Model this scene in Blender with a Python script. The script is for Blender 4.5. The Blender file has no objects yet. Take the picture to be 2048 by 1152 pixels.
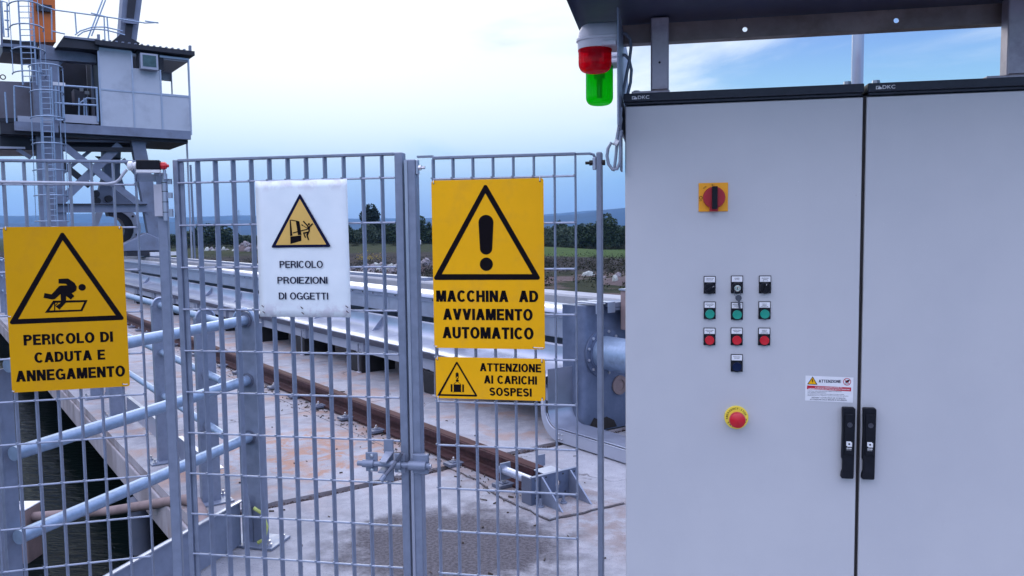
import bpy, bmesh, math, random
from math import sin, cos, pi, radians, tan, sqrt, atan2
from mathutils import Vector, Matrix, noise
random.seed(7)
scene = bpy.context.scene
COL = scene.collection

# ------------------------------------------------------------------ camera, sky, sun, exposure
FPX, EYE, PITCH, ROLL = 1600.0, 1.55, radians(4.1), 0.012
R0 = Vector((1, 0, 0)); U0 = Vector((0, sin(PITCH), cos(PITCH))); FW = Vector((0, cos(PITCH), -sin(PITCH)))
RT = R0*cos(ROLL) - U0*sin(ROLL); UP = U0*cos(ROLL) + R0*sin(ROLL)
cam = bpy.data.cameras.new('camera'); camo = bpy.data.objects.new('camera', cam); COL.objects.link(camo)
m = Matrix((RT, UP, -FW)).transposed().to_4x4(); m.translation = (0, 0, EYE); camo.matrix_world = m
cam.sensor_width = 36; cam.lens = 36*FPX/2048; cam.clip_start = .05; cam.clip_end = 9000
scene.camera = camo

SUN_EL, SUN_AZ = radians(24), radians(-14)      # azimuth from +Y towards +X
sun = bpy.data.lights.new('sun', 'SUN'); sun.energy = 0.55; sun.angle = radians(24); sun.color = (1, .96, .9)
suno = bpy.data.objects.new('sun', sun); COL.objects.link(suno)
sd = Vector((sin(SUN_AZ)*cos(SUN_EL), cos(SUN_AZ)*cos(SUN_EL), sin(SUN_EL)))
suno.rotation_euler = sd.to_track_quat('Z', 'Y').to_euler(); suno.location = (0, 0, 12)

world = bpy.data.worlds.new('World'); scene.world = world; world.use_nodes = True
def build_world():
    nt = world.node_tree; N = nt.nodes; L = nt.links; N.clear()
    def n(t, **k):
        o = N.new(t)
        for a, b in k.items(): setattr(o, a, b)
        return o
    out = n('ShaderNodeOutputWorld')
    tc = n('ShaderNodeTexCoord')
    sky = n('ShaderNodeTexSky', sky_type='NISHITA', sun_disc=False, sun_elevation=radians(24), sun_rotation=SUN_AZ)
    sky.air_density = 1.4; sky.dust_density = 2.0; sky.ozone_density = 2
    b1 = n('ShaderNodeBackground'); b1.inputs[1].default_value = .004
    L.new(sky.outputs[0], b1.inputs[0])
    sep = n('ShaderNodeSeparateXYZ'); L.new(tc.outputs['Generated'], sep.inputs[0])
    ramp = n('ShaderNodeValToRGB'); e = ramp.color_ramp.elements
    e[0].position = 0; e[0].color = (.14, .27, .55, 1)
    e[1].position = 1; e[1].color = (1.40, 1.55, 2.15, 1)
    for p, c in ((.03, (.16, .34, .64, 1)), (.08, (.22, .46, .68, 1)), (.13, (.30, .57, .70, 1)), (.21, (.17, .33, .65, 1)), (.36, (.62, .72, 1.15, 1)), (.58, (1.25, 1.36, 1.95, 1))):
        q = e.new(p); q.color = c
    L.new(sep.outputs[2], ramp.inputs[0])
    az = n('ShaderNodeMapRange'); az.inputs[1].default_value = -1; az.inputs[2].default_value = 1; L.new(sep.outputs[0], az.inputs[0])
    azr = n('ShaderNodeMix', data_type='RGBA'); azr.inputs[6].default_value = (1.30, 1.18, 1.06, 1); azr.inputs[7].default_value = (.76, .81, .88, 1); L.new(az.outputs[0], azr.inputs[0])
    rm = n('ShaderNodeMix', data_type='RGBA', blend_type='MULTIPLY'); rm.inputs[0].default_value = 1; L.new(ramp.outputs[0], rm.inputs[6]); L.new(azr.outputs[2], rm.inputs[7])
    # clouds: direction flattened on a high layer, warped noise
    mp = n('ShaderNodeMapping'); mp.inputs['Scale'].default_value = (1.0, 1.0, 4.2); mp.inputs['Location'].default_value = (2.1, .4, 1.3)
    L.new(tc.outputs['Generated'], mp.inputs[0])
    no = n('ShaderNodeTexNoise'); no.inputs['Scale'].default_value = 3.4; no.inputs['Detail'].default_value = 8; no.inputs['Roughness'].default_value = .55; no.inputs['Distortion'].default_value = .7
    L.new(mp.outputs[0], no.inputs[0])
    # glow lobe round the veiled sun
    dot = n('ShaderNodeVectorMath', operation='DOT_PRODUCT'); dot.inputs[1].default_value = sd
    L.new(tc.outputs['Generated'], dot.inputs[0])
    mr = n('ShaderNodeMapRange', interpolation_type='SMOOTHSTEP'); mr.inputs[1].default_value = .80; mr.inputs[2].default_value = .985; mr.inputs[3].default_value = 0; mr.inputs[4].default_value = 1
    L.new(dot.outputs['Value'], mr.inputs[0])
    ad = n('ShaderNodeMath', operation='MULTIPLY_ADD'); L.new(mr.outputs[0], ad.inputs[0]); ad.inputs[1].default_value = .52; L.new(no.outputs[0], ad.inputs[2])
    cm = n('ShaderNodeMapRange', interpolation_type='SMOOTHSTEP'); cm.inputs[1].default_value = .46; cm.inputs[2].default_value = .92; cm.inputs[3].default_value = 0; cm.inputs[4].default_value = 1
    L.new(ad.outputs[0], cm.inputs[0])
    # clouds thin out right at the horizon
    hz = n('ShaderNodeMapRange', interpolation_type='SMOOTHSTEP'); hz.inputs[1].default_value = .01; hz.inputs[2].default_value = .20
    L.new(sep.outputs[2], hz.inputs[0])
    mu = n('ShaderNodeMath', operation='MULTIPLY'); L.new(cm.outputs[0], mu.inputs[0]); L.new(hz.outputs[0], mu.inputs[1])
    mix = n('ShaderNodeMix', data_type='RGBA'); L.new(mu.outputs[0], mix.inputs[0]); L.new(rm.outputs[2], mix.inputs[6]); mix.inputs[7].default_value = (.76, .82, .84, 1)
    b2 = n('ShaderNodeBackground'); L.new(mix.outputs[2], b2.inputs[0]); b2.inputs[1].default_value = 1.0
    a = n('ShaderNodeAddShader'); L.new(b1.outputs[0], a.inputs[0]); L.new(b2.outputs[0], a.inputs[1]); L.new(a.outputs[0], out.inputs[0])
build_world()
vs = scene.view_settings; vs.view_transform = 'Standard'; vs.look = 'None'; vs.exposure = .45; vs.gamma = 1; vs.use_curve_mapping = False

# ------------------------------------------------------------------ frames: local axes of each plane in the place
class Frame:
    """x along, y away from the camera side, z up; angle in degrees from world X"""
    def __init__(s, o, deg):
        s.o = Vector(o); s.a = radians(deg); s.x = Vector((cos(s.a), sin(s.a), 0)); s.y = Vector((-sin(s.a), cos(s.a), 0))
    def ray(s, px, py): return FW + RT*((px-1024)/FPX) - UP*((py-576)/FPX)
    def front(s, px, py, y=0):
        c = Vector((0, 0, EYE)); q = s.o + s.y*y; r = s.ray(px, py); P = c + r*((q-c).dot(s.y)/r.dot(s.y))
        return Vector(((P-s.o).dot(s.x), y, P.z))
    def side(s, px, py, x=0):
        c = Vector((0, 0, EYE)); q = s.o + s.x*x; r = s.ray(px, py); P = c + r*((q-c).dot(s.x)/r.dot(s.x))
        return Vector((x, (P-s.o).dot(s.y), P.z))
    def hor(s, px, py, z=0):
        c = Vector((0, 0, EYE)); r = s.ray(px, py); P = c + r*((z-EYE)/r.z)
        return Vector(((P-s.o).dot(s.x), (P-s.o).dot(s.y), z))
    def w(s, p): p = Vector(p); return s.o + s.x*p.x + s.y*p.y + Vector((0, 0, p.z))
    def loc(s, P): P = Vector(P)-s.o; return Vector((P.dot(s.x), P.dot(s.y), P.z))
FG = Frame((-.346, 2.47, 0), -10.7)     # gate and right grille
FL = Frame((-1.18, 2.607, 0), 15)       # left grille
FC = Frame((.29, 2.07, 0), -10.7)       # cabinets
FK = Frame((0, 0, 0), 36.3)             # quay: x across, y along the canal
FWD = Frame((0, 0, 0), 0)
TA = Vector((-1.31, 3.9, 0)); TB = Vector((-1.655, 2.6, 0))
FT = Frame(TB, math.degrees(atan2(TA.y-TB.y, TA.x-TB.x))-90)   # railing beside the gate, y towards the far post

# ------------------------------------------------------------------ scene-graph helpers
def tag(o, label=None, cat=None, group=None, kind=None):
    if label: o['label'] = label
    if cat: o['category'] = cat
    if group: o['group'] = group
    if kind: o['kind'] = kind
    return o
def thing(name, label, cat, frame=FWD, at=(0, 0, 0), group=None):
    o = bpy.data.objects.new(name, None); COL.objects.link(o); o.empty_display_size = .1
    o.location = frame.w(at); o.rotation_euler = (0, 0, frame.a)
    tag(o, label, cat, group); o['_at'] = list(at)
    return o
class MB:
    """collects geometry in frame coordinates; build() makes ONE mesh object under its parent"""
    def __init__(s): s.v = []; s.f = []; s.mi = []
    def add(s, vs, fs, mi=0):
        b = len(s.v); s.v += [tuple(p) for p in vs]; s.f += [tuple(i+b for i in f) for f in fs]; s.mi += [mi]*len(fs); return s
    def box(s, a, b, mi=0):
        x0, y0, z0 = [min(p, q) for p, q in zip(a, b)]; x1, y1, z1 = [max(p, q) for p, q in zip(a, b)]
        return s.add([(x0,y0,z0),(x1,y0,z0),(x1,y1,z0),(x0,y1,z0),(x0,y0,z1),(x1,y0,z1),(x1,y1,z1),(x0,y1,z1)],
                     [(0,3,2,1),(4,5,6,7),(0,1,5,4),(1,2,6,5),(2,3,7,6),(3,0,4,7)], mi)
    def bar(s, p, q, w, d, ref=(0, 1, 0), mi=0):
        """square bar from p to q; d measured along ref, w across"""
        p = Vector(p); q = Vector(q); t = (q-p).normalized(); r = Vector(ref); r = (r - t*r.dot(t)).normalized(); c = t.cross(r)
        vs = [e + c*(a*w/2) + r*(b*d/2) for e in (p, q) for a, b in ((-1,-1),(1,-1),(1,1),(-1,1))]
        return s.add(vs, [(0,3,2,1),(4,5,6,7),(0,1,5,4),(1,2,6,5),(2,3,7,6),(3,0,4,7)], mi)
    def tube(s, pts, r, n=12, caps=True, mi=0, closed=False):
        pts = [Vector(p) for p in pts]; rs = r if isinstance(r, (list, tuple)) else [r]*len(pts); vs = []; fs = []
        m_ = len(pts); ref = None
        for i, p in enumerate(pts):
            a = pts[(i-1) % m_] if (closed or i) else p; b = pts[(i+1) % m_] if (closed or i < m_-1) else p
            t = (b-a).normalized()
            if ref is None: ref = t.cross(Vector((0, 0, 1)) if abs(t.z) < .9 else Vector((1, 0, 0))).normalized()
            ref = (ref - t*ref.dot(t)).normalized(); c = t.cross(ref)
            vs += [p + (ref*cos(2*pi*k/n) + c*sin(2*pi*k/n))*rs[i] for k in range(n)]
        for i in range(m_ if closed else m_-1):
            j = (i+1) % m_
            fs += [(i*n+k, i*n+(k+1) % n, j*n+(k+1) % n, j*n+k) for k in range(n)]
        if caps and not closed: fs += [tuple(range(n))[::-1], tuple(range((m_-1)*n, m_*n))]
        return s.add(vs, fs, mi)
    def lathe(s, o, axis, prof, n=24, mi=0):
        """prof: (radius, height along axis)"""
        ax = Vector(axis).normalized(); r = ax.cross(Vector((0, 0, 1)) if abs(ax.z) < .9 else Vector((1, 0, 0))).normalized(); c = ax.cross(r); o = Vector(o)
        vs = []; fs = []
        for (R, h) in prof: vs += [o + ax*h + (r*cos(2*pi*k/n)+c*sin(2*pi*k/n))*R for k in range(n)]
        for i in range(len(prof)-1): fs += [(i*n+k, i*n+(k+1) % n, (i+1)*n+(k+1) % n, (i+1)*n+k) for k in range(n)]
        if prof[0][0] > 1e-6: fs.append(tuple(range(n))[::-1])
        if prof[-1][0] > 1e-6: fs.append(tuple(range((len(prof)-1)*n, len(prof)*n)))
        return s.add(vs, fs, mi)
    def prism(s, poly, vec, mi=0):
        """poly: 3-D outline, extruded by vec"""
        n = len(poly); vec = Vector(vec); vs = [Vector(p) for p in poly]; vs += [p+vec for p in vs]
        return s.add(vs, [tuple(range(n))[::-1], tuple(range(n, 2*n))] + [(i, (i+1) % n, n+(i+1) % n, n+i) for i in range(n)], mi)
    def face(s, poly, mi=0): return s.add(poly, [tuple(range(len(poly)))], mi)
    def disc(s, c, r, y=None, n=24, mi=0, x=(1, 0, 0), z=(0, 0, 1)):
        c = Vector(c); x = Vector(x); z = Vector(z)
        return s.face([c + x*(r*cos(2*pi*k/n)) + z*(r*sin(2*pi*k/n)) for k in range(n)], mi)
    def ring(s, outer, inner, mi=0):
        n = len(outer); return s.add(list(outer)+list(inner), [(i, (i+1) % n, n+(i+1) % n, n+i) for i in range(n)], mi)
    def sweep(s, prof, ends, mi=0, close=True, cap=True):
        """prof: (x,z) outline; ends: list of y"""
        n = len(prof); vs = [(x, y, z) for y in ends for x, z in prof]; fs = []
        for i in range(len(ends)-1): fs += [(i*n+k, i*n+(k+1) % n, (i+1)*n+(k+1) % n, (i+1)*n+k) for k in range(n if close else n-1)]
        if cap: fs += [tuple(range(n))[::-1], tuple(range((len(ends)-1)*n, len(ends)*n))]
        return s.add(vs, fs, mi)
    def build(s, name, mats, parent=None, frame=None, smooth=35, bevel=0, label=None, kind=None):
        me = bpy.data.meshes.new(name)
        if parent is not None:
            at = Vector(parent['_at']) if '_at' in parent else Vector((0, 0, 0))
            me.from_pydata([tuple(Vector(p)-at) for p in s.v], [], s.f)
        else: me.from_pydata(s.v, [], s.f)
        mats = mats if isinstance(mats, (list, tuple)) else [mats]
        for m_ in mats: me.materials.append(m_)
        for p, i in zip(me.polygons, s.mi): p.material_index = i
        bm = bmesh.new(); bm.from_mesh(me); bmesh.ops.recalc_face_normals(bm, faces=bm.faces); bm.to_mesh(me); bm.free()
        if smooth:
            me.polygons.foreach_set('use_smooth', [True]*len(me.polygons)); me.set_sharp_from_angle(angle=radians(smooth))
        o = bpy.data.objects.new(name, me); COL.objects.link(o)
        if parent is not None:
            o.parent = parent
            if '_at' in parent: o['_at'] = list(parent['_at'])
        elif frame is not None:
            o.location = frame.o; o.rotation_euler = (0, 0, frame.a)
        if bevel:
            b = o.modifiers.new('bevel', 'BEVEL'); b.width = bevel; b.segments = 2; b.limit_method = 'ANGLE'; b.angle_limit = radians(50); b.harden_normals = False
        tag(o, label, kind=kind); return o
def copy_at(o, off, parent=None, label=None):
    """copy one object (shares mesh), moved by off in its parent's axes"""
    c = o.copy(); COL.objects.link(c); c.parent = parent if parent is not None else o.parent; c.location = o.location + Vector(off)
    if label: c['label'] = label
    return c
def copy_tree(o, loc, label, group=None, rot=None, scale=None):
    c = o.copy(); COL.objects.link(c); c.location = loc; c['label'] = label
    if group: c['group'] = group
    if rot is not None: c.rotation_euler = (0, 0, rot)
    if scale is not None: c.scale = scale
    for ch in o.children:
        d = ch.copy(); COL.objects.link(d); d.parent = c
        for g in ch.children:
            e = g.copy(); COL.objects.link(e); e.parent = d
    return c

# ------------------------------------------------------------------ materials
def mat(name, col=(.5, .5, .5), rough=.5, metal=0, spec=.5, var=0, vscale=20, bump=0, bscale=200, col2=None, coat=0, trans=0, stretch=(1, 1, 1), dirt=None, dscale=3, damt=.5, rvar=0, detail=6):
    m_ = bpy.data.materials.new(name); m_.use_nodes = True; nt = m_.node_tree; N = nt.nodes; L = nt.links; bs = N['Principled BSDF']
    bs.inputs['Base Color'].default_value = (*col, 1); bs.inputs['Roughness'].default_value = rough; bs.inputs['Metallic'].default_value = metal
    bs.inputs['Specular IOR Level'].default_value = spec; bs.inputs['Coat Weight'].default_value = coat; bs.inputs['Transmission Weight'].default_value = trans
    tc = N.new('ShaderNodeTexCoord'); mp = N.new('ShaderNodeMapping'); mp.inputs['Scale'].default_value = stretch; L.new(tc.outputs['Object'], mp.inputs[0])
    def noi(sc, det=detail, ro=.6):
        q = N.new('ShaderNodeTexNoise'); q.inputs['Scale'].default_value = sc; q.inputs['Detail'].default_value = det; q.inputs['Roughness'].default_value = ro; L.new(mp.outputs[0], q.inputs[0]); return q
    src = None
    if var or col2:
        a = noi(vscale); r = N.new('ShaderNodeMapRange'); r.inputs[1].default_value = .32; r.inputs[2].default_value = .68; L.new(a.outputs[0], r.inputs[0])
        mx = N.new('ShaderNodeMix'); mx.data_type = 'RGBA'; L.new(r.outputs[0], mx.inputs[0])
        c2 = col2 if col2 else tuple(min(1, c*(1+var)) for c in col)
        c1 = col if col2 else tuple(c*(1-var) for c in col)
        mx.inputs[6].default_value = (*c1, 1); mx.inputs[7].default_value = (*c2, 1); src = mx.outputs[2]
        if rvar:
            r2 = N.new('ShaderNodeMapRange'); r2.inputs[3].default_value = max(.03, rough-rvar); r2.inputs[4].default_value = min(1, rough+rvar); L.new(r.outputs[0], r2.inputs[0]); L.new(r2.outputs[0], bs.inputs['Roughness'])
    if dirt:
        a = noi(dscale, 8, .65); r = N.new('ShaderNodeMapRange'); r.inputs[1].default_value = .5; r.inputs[2].default_value = .75; r.inputs[4].default_value = damt; L.new(a.outputs[0], r.inputs[0])
        mx = N.new('ShaderNodeMix'); mx.data_type = 'RGBA'; L.new(r.outputs[0], mx.inputs[0])
        if src: L.new(src, mx.inputs[6])
        else: mx.inputs[6].default_value = (*col, 1)
        mx.inputs[7].default_value = (*dirt, 1); src = mx.outputs[2]
    if src: L.new(src, bs.inputs['Base Color'])
    if bump:
        a = noi(bscale, 4); b = N.new('ShaderNodeBump'); b.inputs['Strength'].default_value = bump; b.inputs['Distance'].default_value = .002; L.new(a.outputs[0], b.inputs['Height']); L.new(b.outputs[0], bs.inputs['Normal'])
    return m_
M = {}
M['mud'] = mat('joint_soil', (.062, .046, .048), .95, 0, var=.4, vscale=25, bump=.4, bscale=60)
M['crackdirt'] = mat('crack_dirt', (.045, .036, .04), .9, 0, var=.4, vscale=30)
M['galv'] = mat('galvanised_steel', (.22, .255, .34), .50, .40, var=.10, vscale=30, bump=.12, bscale=150, dirt=(.16, .18, .24), dscale=22, damt=.5, rvar=.10)
M['galv_rod'] = mat('galvanised_rod', (.34, .38, .48), .40, .6, var=.10, vscale=40, dirt=(.2, .22, .28), dscale=30, damt=.5)
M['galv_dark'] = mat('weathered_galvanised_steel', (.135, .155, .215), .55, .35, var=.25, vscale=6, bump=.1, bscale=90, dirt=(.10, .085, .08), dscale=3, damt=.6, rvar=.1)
M['galv_bright'] = mat('bright_galvanised_sheet', (.42, .455, .55), .36, .75, var=.08, vscale=5, bump=.04, bscale=60, dirt=(.36, .38, .44), dscale=2, damt=.5, rvar=.08)
M['galv_tube'] = mat('galvanised_tube', (.28, .37, .50), .45, .5, var=.14, vscale=30, bump=.06, bscale=120, stretch=(1, 1, 1), dirt=(.22, .29, .40), dscale=5, damt=.4, rvar=.05)
M['galv_blue'] = mat('painted_grey_panel', (.36, .39, .47), .5, .1, var=.06, vscale=3, dirt=(.3, .3, .33), dscale=1.2, damt=.35)
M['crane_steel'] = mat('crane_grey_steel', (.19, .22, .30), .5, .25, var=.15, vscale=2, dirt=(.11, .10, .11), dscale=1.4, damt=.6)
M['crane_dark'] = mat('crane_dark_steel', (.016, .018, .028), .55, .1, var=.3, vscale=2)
M['crane_brown'] = mat('grimy_machine_house_sheet', (.16, .155, .19), .6, .1, var=.15, vscale=1.5, dirt=(.10, .07, .06), dscale=1.3, damt=.6)
M['cab_panel'] = mat('crane_cab_panel', (.47, .51, .58), .5, .1, var=.05, vscale=2, dirt=(.2, .22, .28), dscale=1.2, damt=.5)
M['orange'] = mat('orange_crane_paint', (.55, .13, .012), .5, 0, var=.12, vscale=2, dirt=(.25, .07, .02), dscale=1.5, damt=.6)
M['stainless'] = mat('brushed_stainless', (.42, .37, .42), .42, .55, var=.10, vscale=25, bump=.04, bscale=160, dirt=(.17, .13, .15), dscale=14, damt=.6, rvar=.06)
M['stainless_warm_reflection'] = mat('warm_reflection_stainless', (.33, .255, .235), .40, .7, var=.2, vscale=9, bump=.04, bscale=80, dirt=(.13, .085, .06), dscale=6, damt=.7, rvar=.1)  # warm reflection painted into the beam's brown base and blotches
M['canopy'] = mat('dark_reflection_canopy_sheet', (.035, .042, .085), .5, .3, var=.15, vscale=4, dirt=(.05, .05, .07), dscale=3, damt=.6, rvar=.08)  # base darkened to stand in for the dim surroundings the steel roof reflects
def cab_paint():
    m_, N, L, bs, noi, rng, mixc, mth = node_util('light_grey_cabinet_paint')
    tc = N.new('ShaderNodeTexCoord'); P = tc.outputs['Object']
    mp = N.new('ShaderNodeMapping'); mp.inputs['Scale'].default_value = (14, 3, .8); L.new(P, mp.inputs[0])
    c = mixc(rng(noi(P, 1.6, 5, .6), .35, .65), (.47, .475, .50), (.51, .512, .53))
    c = mixc(rng(noi(mp.outputs[0], 1.3, 3, .5), .50, .80, 0, .14), c, (.46, .45, .48))          # faint rain streaks
    c = mixc(rng(noi(P, 4.5, 7, .7, 1.5), .60, .76, 0, .28), c, (.42, .40, .42))                # handling smudges
    c = mixc(rng(noi(P, 260, 2, .5), .70, .76, 0, .5), c, (.72, .72, .74))                        # grains in the powder coat
    c = mixc(rng(noi(P, 90, 3, .6), .74, .78, 0, .7), c, (.20, .19, .20))                         # specks
    L.new(c, bs.inputs['Base Color']); r = rng(noi(P, 4, 5, .6), .3, .7, .34, .50); L.new(r, bs.inputs['Roughness']); bs.inputs['Coat Weight'].default_value = .25; bs.inputs['Coat Roughness'].default_value = .3
    h = mth('ADD', mth('MULTIPLY', noi(P, 420, 3, .6), .6), mth('MULTIPLY', noi(P, 2.2, 2, .5), 9))
    b = N.new('ShaderNodeBump'); b.inputs['Strength'].default_value = .3; b.inputs['Distance'].default_value = .0012; L.new(h, b.inputs['Height']); L.new(b.outputs[0], bs.inputs['Normal']); return m_
M['cab_trim'] = mat('dark_grey_cabinet_trim', (.030, .036, .050), .5, 0, spec=.25, var=.1, vscale=80, bump=.1, bscale=500)
M['gasket'] = mat('dark_gap_gasket', (.02, .016, .016), .8, 0, var=.3, vscale=30)
M['black'] = mat('black_plastic', (.008, .009, .014), .5, 0, spec=.18, var=.2, vscale=50)
M['blackprint'] = mat('black_print', (.006, .004, .006), .7, 0, spec=.08)
M['navyprint'] = mat('navy_print', (.006, .008, .035), .7, 0, spec=.1)
M['whiteprint'] = mat('white_print', (.75, .75, .76), .5, 0)
M['white'] = mat('white_plastic', (.74, .74, .76), .45, 0, var=.05, vscale=40)
M['beige'] = mat('pale_housing_plastic', (.46, .46, .52), .45, 0, var=.04, vscale=30)
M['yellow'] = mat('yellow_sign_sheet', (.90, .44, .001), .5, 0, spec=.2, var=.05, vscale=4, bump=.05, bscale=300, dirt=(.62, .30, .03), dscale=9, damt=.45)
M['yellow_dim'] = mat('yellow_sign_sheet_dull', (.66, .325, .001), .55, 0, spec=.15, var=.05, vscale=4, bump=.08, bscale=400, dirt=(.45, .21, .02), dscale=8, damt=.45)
M['amber'] = mat('orange_switch_plate', (.86, .36, .004), .4, 0, var=.02, vscale=20)
M['estop_yellow'] = mat('emergency_yellow', (.85, .68, .07), .4, 0)
M['red'] = mat('red_plastic', (.55, .006, .018), .3, 0)
M['red_knob'] = mat('red_knob_plastic', (.42, .012, .025), .38, 0)
M['green_btn'] = mat('green_button', (.008, .27, .19), .32, 0)
M['blue_btn'] = mat('blue_button', (.003, .010, .045), .4, 0, spec=.2)
M['stickerred'] = mat('red_print', (.48, .004, .025), .5, 0)
M['lock'] = mat('dull_lock_metal', (.10, .10, .12), .35, .8)
M['brass'] = mat('bright_key_metal', (.85, .80, .70), .22, 1)
M['keysteel'] = mat('key_steel', (.10, .105, .13), .35, .6)
M['rust'] = mat('rusty_rail_steel', (.048, .021, .023), .62, .1, spec=.25, var=.4, vscale=25, bump=.4, bscale=90, dirt=(.08, .034, .028), dscale=9, damt=.6)
M['railtop'] = mat('worn_rail_head', (.060, .026, .028), .7, 0, spec=.1, var=.3, vscale=18, bump=.1, bscale=90, dirt=(.06, .03, .028), dscale=5, damt=.7, stretch=(1, .25, 1))
M['bolt'] = mat('zinc_bolt', (.55, .56, .60), .3, .9, var=.1, vscale=80)
M['cable'] = mat('grey_braided_conduit', (.24, .27, .34), .45, .3, var=.5, vscale=900)
M['pvc'] = mat('grey_conduit', (.40, .42, .48), .4, .2, var=.08, vscale=60)
M['rubber'] = mat('black_pedestal', (.010, .010, .013), .7, 0, var=.3, vscale=20)
M['yg'] = mat('yellow_green_earth_wire', (.42, .48, .13), .45, 0, var=.2, vscale=60)
M['stone'] = mat('pale_rubble_stone', (.22, .20, .22), .9, 0, var=.25, vscale=3, bump=.5, bscale=12, dirt=(.2, .17, .16), dscale=2, damt=.6)
M['rockwhite'] = mat('pale_boulder', (.36, .38, .36), .9, 0, var=.25, vscale=4, bump=.5, bscale=15)
M['trunk'] = mat('bark', (.07, .055, .045), .9, 0, var=.3, vscale=3)
M['glass_dark'] = mat('dark_grille_glass', (.05, .10, .11), .2, 0, var=.2, vscale=10)

def foliage_mat(name, a, b, sc=.5):
    m_ = bpy.data.materials.new(name); m_.use_nodes = True; nt = m_.node_tree; N = nt.nodes; L = nt.links; bs = N['Principled BSDF']; bs.inputs['Roughness'].default_value = .8; bs.inputs['Specular IOR Level'].default_value = .15
    g = N.new('ShaderNodeNewGeometry'); q = N.new('ShaderNodeTexNoise'); q.inputs['Scale'].default_value = sc; q.inputs['Detail'].default_value = 4; L.new(g.outputs['Position'], q.inputs[0])
    r = N.new('ShaderNodeMapRange'); r.inputs[1].default_value = .35; r.inputs[2].default_value = .65; L.new(q.outputs[0], r.inputs[0])
    mx = N.new('ShaderNodeMix'); mx.data_type = 'RGBA'; L.new(r.outputs[0], mx.inputs[0]); mx.inputs[6].default_value = (*a, 1); mx.inputs[7].default_value = (*b, 1); L.new(mx.outputs[2], bs.inputs['Base Color']); return m_
M['leaf_a'] = foliage_mat('dark_green_foliage', (.016, .030, .018), (.045, .072, .038), .9)
M['leaf_b'] = foliage_mat('grey_green_foliage', (.045, .066, .048), (.085, .115, .078), .9)
M['leaf_c'] = foliage_mat('near_black_pine_needles', (.012, .022, .018), (.024, .038, .026))
M['scrub'] = foliage_mat('scrub_foliage', (.014, .020, .010), (.034, .032, .022), .3)
M['flower'] = mat('yellow_wildflowers', (.38, .28, .02), .8, 0, var=.3, vscale=2)

def glass_mat(name, col, thin, rough=.1):
    m_ = bpy.data.materials.new(name); m_.use_nodes = True; nt = m_.node_tree; N = nt.nodes; L = nt.links; bs = N['Principled BSDF']
    bs.inputs['Base Color'].default_value = (*col, 1); bs.inputs['Roughness'].default_value = rough
    tr = N.new('ShaderNodeBsdfTransparent'); tr.inputs[0].default_value = (*thin, 1); tl = N.new('ShaderNodeBsdfTranslucent'); tl.inputs[0].default_value = (*thin, 1)
    m1 = N.new('ShaderNodeMixShader'); m1.inputs[0].default_value = .35; L.new(tr.outputs[0], m1.inputs[1]); L.new(tl.outputs[0], m1.inputs[2])
    ms = N.new('ShaderNodeMixShader'); ms.inputs[0].default_value = .30; L.new(m1.outputs[0], ms.inputs[1]); L.new(bs.outputs[0], ms.inputs[2]); L.new(ms.outputs[0], N['Material Output'].inputs[0]); return m_
M['core'] = mat('dark_lamp_core', (.05, .05, .05), .3, 0)
M['lens_red'] = glass_mat('red_beacon_lens', (.60, .003, .02), (.88, .03, .07))
M['lens_green'] = glass_mat('green_beacon_lens', (.006, .45, .01), (.012, .80, .03))

def node_util(name):
    m_ = bpy.data.materials.new(name); m_.use_nodes = True; nt = m_.node_tree; N = nt.nodes; L = nt.links; bs = N['Principled BSDF']
    def noi(vec, sc, det=6, ro=.6, dist=0):
        q = N.new('ShaderNodeTexNoise'); q.inputs['Scale'].default_value = sc; q.inputs['Detail'].default_value = det; q.inputs['Roughness'].default_value = ro; q.inputs['Distortion'].default_value = dist; L.new(vec, q.inputs[0]); return q.outputs[0]
    def rng(v, a, b, c=0, d=1):
        r = N.new('ShaderNodeMapRange'); r.interpolation_type = 'SMOOTHSTEP'; r.inputs[1].default_value = a; r.inputs[2].default_value = b; r.inputs[3].default_value = c; r.inputs[4].default_value = d; L.new(v, r.inputs[0]); return r.outputs[0]
    def mixc(f, a, b):
        mx = N.new('ShaderNodeMix'); mx.data_type = 'RGBA'
        for i, q in ((0, f), (6, a), (7, b)):
            if isinstance(q, (int, float)): mx.inputs[i].default_value = q
            elif isinstance(q, tuple): mx.inputs[i].default_value = (*q, 1)
            else: L.new(q, mx.inputs[i])
        return mx.outputs[2]
    def math_(op, a, b=None):
        q = N.new('ShaderNodeMath'); q.operation = op
        for i, v in enumerate((a, b)):
            if v is None: continue
            if isinstance(v, (int, float)): q.inputs[i].default_value = v
            else: L.new(v, q.inputs[i])
        return q.outputs[0]
    return m_, N, L, bs, noi, rng, mixc, math_
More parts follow.
